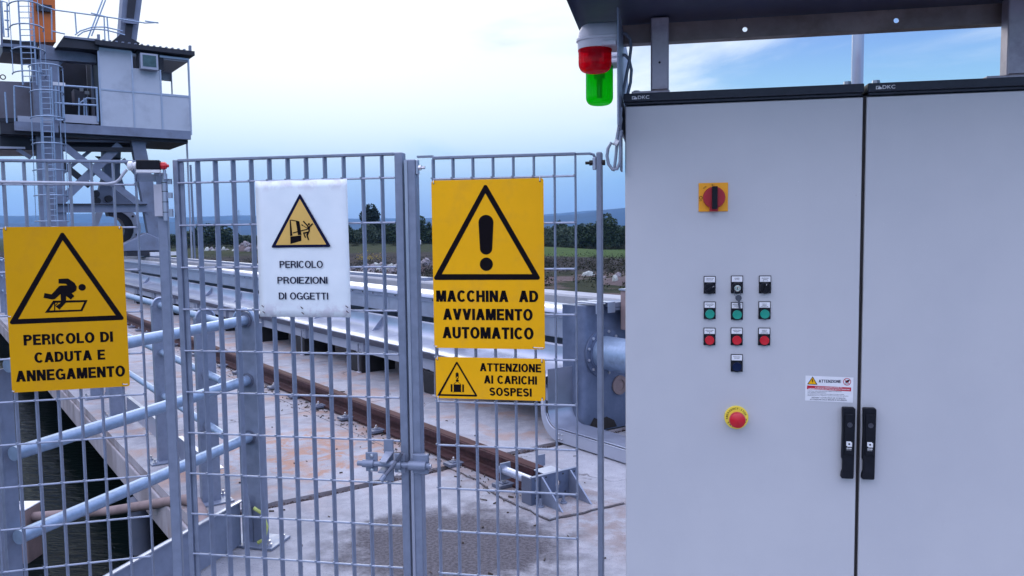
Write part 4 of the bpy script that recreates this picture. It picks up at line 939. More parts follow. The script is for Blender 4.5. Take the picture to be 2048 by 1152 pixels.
    a, b = tri_ring(zoompts(FG, O, S, [(558, 322), (108, 1152), (1036, 1150)], yy), zoompts(FG, O, S, [(558, 412), (187, 1102), (957, 1102)], yy), .0062); MB().ring(a, b).build('warning_triangle', M['blackprint'], t, smooth=0)
    pts = [(563+64*cos(radians(d)), 660-64*sin(radians(d))) for d in range(0, 181, 15)] + [(564+53*cos(radians(d)), 882-53*sin(radians(d))) for d in range(180, 361, 15)]
    mb = MB().face(zoompts(FG, O, S, pts, yy)); mb.face(zoompts(FG, O, S, [(566+56*cos(2*pi*k/28), 1017+57*sin(2*pi*k/28)) for k in range(28)], yy)); mb.build('exclamation_mark', M['blackprint'], t, smooth=0)
    mb = MB(); o5 = (840, 560)
    for s_, lb, rt in (('MACCHINA  AD', (125, 168), (908, 80)), ('AVVIAMENTO', (178, 307), (865, 222)), ('AUTOMATICO', (174, 448), (872, 365))): text_zoom(mb, s_, FG, o5, 3.84, lb, rt, yy, -.24, par=t, mt=LM)
    tie(t, .117, 1.695, y, True, .01); tie(t, .442, 1.695, y, True, .016); tie(t, .1105, 1.200, y, False, .008); tie(t, .418, 1.200, y, False, .030)
    # --- suspended loads
    t = thing('warning_sign', 'small wide yellow sign reading ATTENZIONE AI CARICHI SOSPESI', 'sign', FG, (.28, y, 1.1))
    sign_plate(t, FG, .112, .4525, 1.038, 1.166, y, M['yellow'], .009)
    O = (860, 700); S = 8.533
    a, b = tri_ring(zoompts(FG, O, S, [(457, 184), (122, 780), (818, 796)], yy), zoompts(FG, O, S, [(457, 240), (180, 752), (765, 764)], yy), .003); MB().ring(a, b).build('warning_triangle', M['blackprint'], t, smooth=0)
    mb = MB()
    for poly in ([(353,582),(383,583),(383,716),(353,715)], [(403,586),(530,588),(530,718),(403,717)], [(550,588),(580,589),(580,718),(550,718)]): mb.face(zoompts(FG, O, S, poly, yy))
    hook = [(438+0,470),(438,405),(446,388),(462,381),(480,388),(488,405),(488,470),(482,490),(470,508),(482,514),(494,506),(492,528),(478,545),(455,543),(440,528),(442,510),(458,496),(466,482),(448,486)]
    mb.face(zoompts(FG, O, S, hook, yy))
    for p, q in (((462,536),(403,584)), ((466,536),(528,586)), ((396,716),(396,730)), ((541,718),(541,732))):
        A, B = zoompts(FG, O, S, [p, q], yy-.0001); stroke(mb, A, B, .0012, yy)
    mb.build('hanging_load_pictogram', M['blackprint'], t, smooth=0)
    MB().disc(zoompts(FG, O, S, [(463,466)], yy-.0003)[0], .0022).build('hook_eye', M['yellow'], t, smooth=0)
    mb = MB()
    for s_, lb, rt in (('ATTENZIONE', (852, 363), (1897, 240)), ('AI CARICHI', (922, 572), (1825, 448)), ('SOSPESI', (1015, 780), (1735, 655))): text_zoom(mb, s_, FG, O, S, lb, rt, yy, -.225, par=t, mt=LM)
    tie(t, .119, 1.158, y, True, .012); tie(t, .443, 1.156, y, True, .012); tie(t, .119, 1.045, y, True, -.018); tie(t, .443, 1.046, y, True, -.018)
M['papyellow'] = mat('faded_yellow_print', (.70, .43, .10), .5, 0, var=.1, vscale=6)
signs()

# ================================================================== CABINETS (frame FC)
def logo(mb, x, z, s, y):
    """small house-in-bracket mark followed by DKC"""
    b = s*.16
    mb.box((x, y, z), (x+b, y+.0002, z+s*.82)).box((x+b, y, z), (x+s*.35, y+.0002, z+b)).box((x+b, y, z+s*.66), (x+s*.95, y+.0002, z+s*.82))
    mb.face([(x+s*.42, y, z), (x+s*1.35, y, z), (x+s*1.35, y, z+s*.36), (x+s*.9, y, z+s*.62), (x+s*.42, y, z+s*.36)])
    text_into(mb, 'DKC', x+s*1.55, x+s*4.55, z, z+s*.92, y, .01)
def cabinet(x0, label, right=False):
    t = thing('control_cabinet', label, 'cabinet', FC, (x0, 0, 0)); W = .5762; x1 = x0+W
    MB().box((x0+.003, .022, .1), (x1-.003, .40, 1.868)).build('cabinet_body', M['cab_paint'], t, smooth=0, bevel=.003)
    MB().box((x0+.01, .03, 0), (x1-.01, .39, .0995)).build('plinth', M['cab_trim'], t, smooth=0)
    MB().box((x0+.005 if not right else x0+.0, 0, .108), (x1-(.0008 if not right else .003), .018, 1.862)).build('cabinet_door', M['cab_paint'], t, smooth=0, bevel=.0022)
    MB().box((x0+.001, -.006, 1.8735), (x1, .402, 1.894)).box((x0+.004, .002, 1.8665), (x1-.003, .400, 1.8733)).build('top_cover', M['cab_trim'], t, smooth=0, bevel=.002)
    mb = MB(); p = FC.front(1264, 202, -.0065) if not right else FC.front(1752, 174, -.0065)
    logo(mb, p.x, 1.8785, .0095, -.0068); mb.build('maker_logo', M['whiteprint'], t, smooth=0)
    for bx in ((x0+.032, x0+.545) if not right else (x0+.027,)):
        MB().lathe((bx, .03, 1.8945), (0, 0, 1), [(.014, 0), (.014, .002), (.010, .002), (.009, .011), (0, .0115)], 6 if bx != x0 else 6).build('roof_bolt', M['bolt'], t)
    # swing handle
    hx0, hx1 = (.537, .568) if not right else (.5855, .6165); z0, z1 = .924, 1.103; hy = -.022
    hp = []
    zm = (z0+z1)/2
    outline = [(hx0+.001, z1-.002), (hx0+.003, z1), (hx1-.003, z1), (hx1, z1-.003), (hx1-.0015, z0+.002), (hx1-.004, z0), (hx0+.002, z0), (hx0, z0+.003), (hx0+.001, z0+.014), (hx0+.0035, z0+.020), (hx0+.0035, z0+.045), (hx0+.001, z0+.052), (hx0+.002, z1-.06)]
    h = MB().prism([(a, -.001, b) for a, b in outline], (0, hy+.006, 0)).build('swing_handle', M['black'], t, smooth=0, bevel=.0015)
    cxh = (hx0+hx1)/2+.0008
    MB().box((cxh-.0105, hy+.001, z0+.062), (cxh+.0105, hy+.0048, z1-.014)).build('grip_panel', M['black'], h, smooth=0, bevel=.002)
    zl = FC.front(1695, 850, hy).z
    MB().lathe((cxh+.001, hy+.001, zl), (0, -1, 0), [(.0062, 0), (.0062, .0012), (.0048, .0012), (.0048, .0003), (.002, .0002), (.002, .0012), (0, .0012)], 20).build('lock', M['lock'], h)
    mb = MB(); zc = FC.front(1694, 888, hy).z; s = .0068; yy = hy+.0004
    for dx, dz in ((-.0012, .0010), (.0012, -.0012)):
        o = [(cxh+dx+a*s, yy-(.0001 if dx > 0 else 0), zc+dz+b*s) for a, b in ((-.8, -.8), (.8, -.8), (.8, .8), (-.8, .8))]; i_ = [(cxh+dx+a*s*.62, yy-(.0001 if dx > 0 else 0), zc+dz+b*s*.62) for a, b in ((-.8, -.8), (.8, -.8), (.8, .8), (-.8, .8))]
        mb.ring(o, i_)
    text_into(mb, 'RAM', cxh-.0055, cxh+.0055, zc-.0125, zc-.0092, yy, .04); text_into(mb, 'block', cxh-.0055, cxh+.0055, zc-.0155, zc-.0137, yy, .01)
    mb.build('handle_logo', M['whiteprint'], h, smooth=0)
    return t
LEFT = cabinet(0, 'light grey control cabinet with push buttons and the red main switch on its door')
RIGHT = cabinet(.5838, 'plain light grey cabinet to the right of the one with the buttons', True)
def between():
    MB().box((.5758, .008, .1), (.5836, .021, 1.866)).build('door_gap_gasket', M['gasket'], LEFT, smooth=0)
    for z in (1.395, 1.368, 1.71): MB().box((.5756, -.0005, z), (.5785, .0075, z+.011)).build('hinge_pin', M['gasket'], LEFT, smooth=0)
between()

def station(cx, ztop, kind, lines, body=None):
    t = LEFT; w, h = .0295, .0448; x0, x1 = cx-w/2, cx+w/2; z0 = ztop-h
    p = MB().box((x0, -.0035, z0), (x1, -.0002, ztop)).build('push_button' if kind not in ('sel', 'key', 'sel2') else 'selector_switch', M['black'], t, smooth=0, bevel=.0008)
    MB().box((x0+.0018, -.0042, ztop-.0156), (x1-.0018, -.0036, ztop-.0018)).build('legend_plate', M['white'], p, smooth=0)
    mb = MB(); n = len(lines); lh = .0024; zz = ztop-.0055
    for i, s in enumerate(lines):
        wd = min(.021, .0018*len(s))*.5; wd = max(wd, .0006); text_into(mb, s, cx-wd, cx+wd, zz-lh*.8-i*.0033, zz-i*.0033, -.0044, .02)
    mb.build('legend_lettering', M['blackprint'], p, smooth=0)
    zc = z0+.0136; c = (cx, -.0036, zc)
    if kind in ('green', 'red', 'blue'):
        MB().lathe(c, (0, -1, 0), [(.0142, 0), (.0142, .004), (.0128, .006), (.0118, .006), (.0118, .004)], 28).build('bezel', M['black'], p)
        MB().lathe((cx, -.0040, zc), (0, -1, 0), [(.0114, 0), (.0114, .0078), (.0106, .0086), (.006, .0080), (0, .0077)], 28).build('button_cap', {'green': M['green_btn'], 'red': M['red'], 'blue': M['blue_btn']}[kind], p)
    else:
        MB().lathe(c, (0, -1, 0), [(.0145, 0), (.0145, .004), (.0125, .009), (0, .009)], 28).build('bezel', M['black'], p)
        if kind == 'key':
            MB().lathe((cx+.0005, -.0127, zc), (0, -1, 0), [(.0078, 0), (.0078, .003), (.0060, .0034), (.0035, .0026), (0, .0026)], 20).build('key_cylinder', M['brass'], p)
            MB().box((cx-.0003, -.0165, zc-.003), (cx+.0013, -.0155, zc+.003)).build('key_slot', M['gasket'], p, smooth=0)
        else:
            ang = radians(35) if kind == 'sel' else radians(80)
            d = Vector((cos(ang), 0, sin(ang))); cc = Vector((cx, -.0165, zc)); MB().bar(cc-d*.0125, cc+d*.0125, .0055, .007).build('selector_lever', M['black'], p, smooth=0, bevel=.001)
            e = cc+d*.0095+Vector((0, -.0037, 0)); MB().bar(e-d*.0022, e+d*.0022, .0007, .0004).build('pointer_mark', M['whiteprint'], p, smooth=0)
station(.2165, 1.4290, 'sel', ['COMANDO SGR', 'MAN 0 AUT']); station(.2835, 1.4300, 'key', ['SCAMBIO', 'ATTIVO']); station(.3515, 1.4300, 'sel2', ['SELEZIONE', 'NASTRO', '0    1'])
station(.2170, 1.3640, 'green', ['MARCIA POMPA', 'OLEODIN.', '1']); station(.2840, 1.3630, 'green', ['MARCIA POMPA', 'OLEODIN.', '2']); station(.3510, 1.3650, 'green', ['MARCIA', 'NASTRO', 'COLLETTORE'])
station(.2168, 1.2970, 'red', ['ARRESTO POMPA', 'OLEODIN.', '1']); station(.2838, 1.2980, 'red', ['ARRESTO POMPA', 'OLEODIN.', '2']); station(.3508, 1.2985, 'red', ['ARRESTO', 'NASTRO', 'COLLETTORE'])
station(.2845, 1.2300, 'blue', ['RIPRISTINO', 'ALLARMI'])

def door_devices():
    t = LEFT
    p = MB().box((.188, -.004, 1.592), (.2600, -.0003, 1.6640)).build('main_switch', M['amber'], t, smooth=0, bevel=.001)
    cx, cz = .2255, 1.6268
    MB().lathe((cx, -.0045, cz), (0, -1, 0), [(.0272, 0), (.0272, .010), (.0255, .013), (0, .013)], 36).build('switch_dial', M['red_knob'], p)
    MB().box((cx-.011, -.0175, cz-.0345), (cx+.010, -.0046, cz-.020)).build('dial_tab', M['red_knob'], p, smooth=0, bevel=.001)
    MB().box((cx-.006, -.040, cz-.029), (cx+.007, -.0178, cz+.027)).build('switch_lever', M['black'], p, smooth=0, bevel=.0015)
    mb = MB(); o = [(.1935+.0042*cos(2*pi*k/20), -.0044, 1.627+.0042*sin(2*pi*k/20)) for k in range(20)]; i_ = [(.1935+.0031*cos(2*pi*k/20), -.0044, 1.627+.0031*sin(2*pi*k/20)) for k in range(20)]; mb.ring(o, i_)
    text_into(mb, 'OFF', .1895, .1965, 1.6185, 1.6210, -.0044, .01); text_into(mb, 'I', .2205, .2217, 1.6560, 1.6610, -.0044, 0); text_into(mb, 'ON', .2225, .2265, 1.6570, 1.6595, -.0044, 0)
    mb.bar((.1985, -.0044, 1.6500), (.2060, -.0044, 1.6560), .0007, .0002).bar((.2005, -.0044, 1.6495), (.2080, -.0044, 1.6550), .0006, .0002)
    mb.build('dial_lettering', M['blackprint'], p, smooth=0)
    # emergency stop
    cx, cz, R = .2845, 1.0675, .0298
    p = MB().lathe((cx, -.0003, cz), (0, -1, 0), [(R, 0), (R, .0045), (R*.985, .006), (0, .006)], 48).build('emergency_stop', M['estop_yellow'], t)
    MB().lathe((cx, -.0065, cz), (0, -1, 0), [(.013, 0), (.013, .012), (.0150, .015), (.0195, .019), (.0205, .026), (.0188, .034), (.012, .0385), (0, .040)], 32).build('mushroom_button', M['red'], p)
    mb = MB(); word = 'EMERGENCY-STOP'
    def ringtext(word, a0, a1, rr, hgt, flip=False):
        for k, ch in enumerate(word):
            a = radians(a0+(a1-a0)*k/(len(word)-1)); vs_, fs_ = text_mesh(ch, .02)
            ax = min(v.x for v in vs_); bx = max(v.x for v in vs_); ay = min(v.y for v in vs_); sc = hgt/.72
            if ch == '-': ay -= .28
            wd = (bx-ax)*sc*.95; P = []
            for v in vs_:
                lx = (v.x-ax)*sc*.95-wd/2; lz = (v.y-ay)*sc
                if flip: px_, pz_ = (rr+hgt-lz), -lx
                else: px_, pz_ = (rr+lz), lx
                # radial outward = px_, tangential clockwise = pz_
                P.append((cx+cos(a)*px_+sin(a)*pz_, -.0066, cz+sin(a)*px_-cos(a)*pz_))
            mb.add(P, fs_)
    ringtext('EMERGENCY-STOP', 186, 20, .0212, .0047); ringtext('EMERGENZA', 215, 350, .0212, .0047, True)
    mb.build('ring_lettering', M['blackprint'], p, smooth=0)
door_devices()

def keys():
    t = thing('key_bunch', 'small steel keys hanging on a wire ring from the key switch', 'keys', FC, (.286, -.016, 1.39))
    c = FC.front(1475, 584, -.018)
    MB().tube([(c.x+.008*sin(2*pi*k/20), -.0185, c.z-.003+.0095*cos(2*pi*k/20)) for k in range(20)], .0007, 6, closed=True).build('ring', M['keysteel'], t)
    b = FC.front(1477, 596, -.016)
    MB().lathe((b.x, -.0160, b.z), (0, -1, 0), [(.0078, 0), (.0078, .0018), (0, .0018)], 16).bar((b.x+.0005, -.0169, b.z-.004), (b.x+.0030, -.0169, b.z-.027), .0055, .0016).build('key', M['keysteel'], t)
    MB().bar((b.x-.001, -.0195, b.z+.004), (b.x-.0005, -.0195, b.z-.004), .010, .0014).bar((b.x+.0, -.0195, b.z-.004), (b.x+.0005, -.0195, b.z-.017), .0045, .0014).build('key', M['keysteel'], t)
keys()

def sticker():
    t = thing('hazard_sticker', 'white electrical hazard sticker headed ATTENZIONE above the left door handle', 'sticker', FC, (.508, 0, 1.145))
    A = FC.front(1611, 751, -.0006); B = FC.front(1707, 755, -.0006); D = FC.front(1610, 801, -.0006)
    ex = (B-A); ez = (D-A)
    def pt(a, b, k=0): q = A+ex*a+ez*b; return Vector((q.x, -.0006-.0002*k, q.z))
    MB().face([pt(0, 0), pt(1, 0), pt(1, 1), pt(0, 1)]).build('label_sheet', M['white'], t, smooth=0)
    # zoom coordinates of the sticker (0..1)
    U = lambda x, y: ((x-150)/1390, (y-160)/740-.045*(x-150)/1390)
    def poly(mb, pts, k=1): mb.face([pt(*U(x, y), k) for x, y in pts])
    def txt(mb, s, x0, x1, y0, y1, k=1, bold=.02):
        a = pt(*U(x0, y1), k); b = pt(*U(x1, y1), k); c = pt(*U(x0, y0), k); text_into(mb, s, a.x, b.x, a.z, c.z, a.y, bold, shear=b.z-a.z)
    mb = MB(); o3 = [pt(*U(*q), 1) for q in ((362, 180), (200, 420), (505, 425))]; i3 = [pt(*U(*q), 1) for q in ((362, 215), (238, 402), (468, 405))]
    a, b = tri_ring(o3, i3, .0006, 2); mb.ring(a, b); poly(mb, [(350, 260), (372, 262), (358, 305), (382, 305), (352, 385), (356, 325), (332, 328)], 3); mb.build('lightning_pictogram', M['blackprint'], t, smooth=0)
    mb = MB(); mb.face([Vector((q.x, -.0007, q.z)) for q in i3]); mb.build('triangle_fill', M['yellow'], t, smooth=0)
    mb = MB(); txt(mb, 'ATTENZIONE', 538, 1185, 272, 362, 1, -.2)
    mb.build('lettering', M['navyprint'], t, smooth=0); mb = MB()
    rows = [('EVENTUALI DEROGHE DEVONO ESSERE AUTORIZZATE', 222, 1205, 603, 630), ('DAL PROPRIO RESPONSABILE', 222, 765, 648, 672), ('IN CONDIZIONI DI PARTICOLARE PERICOLO DEVE ESSERE', 222, 1285, 688, 714), ("PRESENTE UN'ALTRA PERSONA OLTRE A CHI ESEGUE IL LAVORO", 222, 1405, 730, 756)]
    for s, a_, b_, c_, d_ in rows: txt(mb, s, a_, b_, c_, d_, 1, .005)
    mb.build('lettering', M['navyprint'], t, smooth=0); mb = MB()
    txt(mb, 'INIZIARE I LAVORI SOLO AD AVVENUTA', 345, 1320, 790, 825, 1, .02); txt(mb, 'ATTUAZIONE DELLE MISURE DI SICUREZZA', 290, 1365, 845, 882, 1, .02)
    mb.build('lettering', M['navyprint'], t, smooth=0)
    mb = MB(); poly(mb, [(200, 450), (1480, 487), (1478, 603), (198, 562)], 1); 
    c = pt(*U(1358, 322), 2); n = 28; r = .0094*.98
    mb.ring([(c.x+r*cos(2*pi*k/n), c.y, c.z+r*sin(2*pi*k/n)) for k in range(n)], [(c.x+r*.84*cos(2*pi*k/n), c.y, c.z+r*.84*sin(2*pi*k/n)) for k in range(n)])
    d = r*.62; mb.bar((c.x-d, c.y-.0002, c.z+d), (c.x+d, c.y-.0002, c.z-d), .0014, .0001); mb.build('red_print', M['stickerred'], t, smooth=0)
    mb = MB(); poly(mb, [(1335, 285), (1400, 262), (1435, 268), (1400, 330), (1350, 355), (1310, 345), (1305, 320)], 2); poly(mb, [(1298, 375), (1385, 377), (1385, 390), (1298, 388)], 2); mb.build('hand_pictogram', M['blackprint'], t, smooth=0)
    mb = MB(); txt(mb, 'È VIETATO ESEGUIRE LAVORI SU', 445, 1220, 475, 512, 2, .02); txt(mb, 'APPARECCHIATURE ELETTRICHE SOTTO TENSIONE', 240, 1435, 528, 566, 2, .02); mb.build('white_lettering', M['whiteprint'], t, smooth=0)
sticker()

def canopy():
    t = thing('cabinet_canopy', 'stainless steel rain canopy frame over the grey cabinets', 'canopy', FC, (.09, .05, 1.895))
    for x in (.068, .903):
        MB().box((x, .031, 1.9035), (x+.046, .077, 2.0895)).build('post', M['stainless'], t, smooth=0, bevel=.004)
        MB().box((x-.048, .018, 1.8965), (x+.048, .095, 1.9025)).build('base_plate', M['stainless'], t, smooth=0, bevel=.001)
        MB().tube([(x+.004, .0305, 1.9060), (x+.042, .0305, 1.9060)], .0028, 8).build('weld_seam', M['brass'], t)
    MB().lathe((.0905, .0308, 1.975), (0, -1, 0), [(.003, 0), (.003, .0003)], 10).build('drill_hole', M['gasket'], t)
    # beam with two round holes
    mb = MB(); y0 = .098; z0, z1 = 2.0415, 2.0895; n = 16
    def holeblock(xc, zc, x0_, x1_):
        def rect(k):
            a = 2*pi*k/n; dx, dz = cos(a), sin(a); s = min(((x1_-xc) if dx > 0 else (xc-x0_))/max(abs(dx), 1e-6), ((z1-zc) if dz > 0 else (zc-z0))/max(abs(dz), 1e-6)); return xc+dx*s, zc+dz*s
        for y in (y0, y0+.003): mb.ring([(rect(k)[0], y, rect(k)[1]) for k in range(n)], [(xc+.0062*cos(2*pi*k/n), y, zc+.0062*sin(2*pi*k/n)) for k in range(n)])
        mb.add([(xc+.0062*cos(2*pi*k/n), y, zc+.0062*sin(2*pi*k/n)) for y in (y0, y0+.003) for k in range(n)], [(k, (k+1) % n, n+(k+1) % n, n+k) for k in range(n)])
    # block corners are approximated by dense sampling, so flank them with plain plates
    xs_ = [-.008, .285, .325, .652, .692, .985]
    n = 32; holeblock(.307, 2.0615, .285, .325); holeblock(.672, 2.0625, .652, .692)
    for a, b in ((xs_[0], xs_[1]), (xs_[2], xs_[3]), (xs_[4], xs_[5])): mb.box((a, y0, z0), (b, y0+.003, z1))
    mb.build('cross_beam', M['stainless_warm_reflection'], t, smooth=0)
    MB().box((-.008, .1015, 2.0415), (.985, .135, 2.0445)).build('beam_leg', M['stainless_warm_reflection'], t, smooth=0)
    mb = MB(); P = []; xs2 = [-.112, -.108, -.095, -.06, .0, .3, .8, 1.3, 1.4]; zs2 = [2.06, 2.078, 2.089, 2.0925, 2.0925, 2.0925, 2.0925, 2.0925, 2.0925]
    for y in (.125, -.32): P += [(x, y, z) for x, z in zip(xs2, zs2)]
    k = len(xs2); mb.add(P, [(i, i+1, k+i+1, k+i) for i in range(k-1)]); mb.add([(a, b, c+.004) for a, b, c in P], [(i, i+1, k+i+1, k+i) for i in range(k-1)])
    mb.build('roof_sheet', M['canopy'], t, smooth=50)
    MB().box((-.112, .1255, 2.084), (1.4, .1275, 2.097)).build('roof_hem', M['canopy'], t, smooth=0)
    p = thing('support_tube', 'round galvanised tube rising behind the joint of the two cabinets', 'tube', FC, (.653, .42, 0))
    MB().tube([(.655, .425, 0), (.655, .425, 2.6)], .0165, 20).build('tube', M['galv_bright'], p)
canopy()

def beacons():
    b = thing('beacon_bracket', 'thin upright steel strip holding both beacons on the cabinet side', 'bracket', FC, (-.006, .1, 1.8))
    MB().box((-.0085, -.135, 1.80), (-.0045, .40, 2.075)).box((-.0085, -.02, 1.70), (-.0045, .05, 1.7995)).build('strip', M['galv'], b, smooth=0, bevel=.0008)
    for nm, lab, cx, cy, lens, ztop, zbot, mt in (('beacon', 'red beacon light in a grey hood beside the cabinet top', -.0650, -.0836, 'red', 1.990, 1.934, M['lens_red']),
                                                 ('beacon', 'green beacon light hanging just behind the red one', -.0875, .350, 'green', 2.035, 1.921, M['lens_green'])):
        t = thing(nm, lab, 'beacon', FC, (cx, cy, ztop))
        R = .0408; n = 48; H = ztop-zbot
        prof = [(R*1.0, 0), (R*1.0, -.004), (R*.975, -.006)]
        prof += [(R*.975, -(H-.024))] + [(R*.975-R*.975*(1-cos(radians(a)))*1.0 if False else R*.975*cos(radians(a))**.45 if a < 90 else 0, -(H-.024)-.024*sin(radians(a))) for a in range(10, 91, 10)]
        prof[-1] = (.0, -H)
        # ribbed lens
        mb = MB(); P = []
        for (r_, h_) in prof:
            for k in range(n): rr = r_*(1+.02*(1 if k % 2 else -1)) if r_ > R*.5 else r_; P.append((cx+rr*cos(2*pi*k/n), cy+rr*sin(2*pi*k/n), ztop+h_))
        mb.add(P, [(i*n+k, i*n+(k+1) % n, (i+1)*n+(k+1) % n, (i+1)*n+k) for i in range(len(prof)-1) for k in range(n)]); mb.build('lens', mt, t, smooth=40)
        MB().tube([(cx, cy, ztop), (cx, cy, ztop-H*.30), (cx, cy, ztop-H*.32), (cx, cy, ztop-H*.8)], [.017, .017, .009, .008], 16).build('lamp_core', M['core'], t)
        # hood: round skirt plus domed cap running back to the strip
        hx = -.0087
        def outline(r_, x_end):
            pts = [(cx + r_*cos(radians(a)), cy + r_*sin(radians(a))) for a in range(90, 271, 10)]; return pts + [(x_end, cy-r_*.94), (x_end, cy+r_*.94)]
        mb = MB(); lv = [(R*1.02, .0005), (R*1.05, .018), (R*1.12, .0195), (R*1.12, .025), (R*1.05, .027), (R*.98, .042), (R*.80, .055), (R*.55, .061)]
        rings = []
        for r_, h_ in lv:
            o_ = outline(r_, hx-.0005); rings.append([(a, c, ztop+h_) for a, c in o_])
        m_ = len(rings[0]); P = [q for r in rings for q in r]
        mb.add(P, [(i*m_+k, i*m_+(k+1) % m_, (i+1)*m_+(k+1) % m_, (i+1)*m_+k) for i in range(len(lv)-1) for k in range(m_)] + [tuple(range(m_))[::-1], tuple(range((len(lv)-1)*m_, len(lv)*m_))])
        mb.build('hood', M['beige'], t, smooth=40)
        MB().box((cx+.02, cy-.030, ztop+.0), (hx-.001, cy-R*1.15, ztop+.012)).build('hood_rib', M['beige'], t, smooth=0, bevel=.003)
    c = thing('beacon_cable', 'grey braided beacon cables arching behind the strip and coiled below', 'cable', FC, (0, .1, 1.9))
    for pts in ([(1243, 66), (1252, 68), (1260, 78), (1262, 95), (1259, 120), (1253, 150), (1247, 180), (1243, 205)], [(1243, 110), (1250, 110), (1258, 118), (1263, 140), (1261, 165), (1255, 190), (1250, 206)]):
        MB().tube([FC.front(a, b_, .06) for a, b_ in pts], .0042, 10).build('cable_arc', M['cable'], c)
    MB().tube([FC.front(a, b_, -.03) for a, b_ in [(1242, 215), (1240, 240), (1235, 270), (1231, 290), (1222, 286), (1216, 297), (1214, 312), (1217, 328), (1225, 339), (1234, 338), (1240, 325), (1241, 300), (1239, 280), (1243, 260)]], .0042, 10).build('cable_loop', M['cable'], c)
    MB().tube([FC.front(a, b_, -.022) for a, b_ in [(1243, 235), (1238, 262), (1234, 285), (1232, 310), (1229, 335), (1226, 342)]], .0040, 10).build('cable_loop', M['cable'], c)
    MB().tube([FC.front(a, b_, -.032) for a, b_ in [(1229, 283), (1236, 287)]], .0075, 10).build('cable_tie', M['white'], c)
beacons()

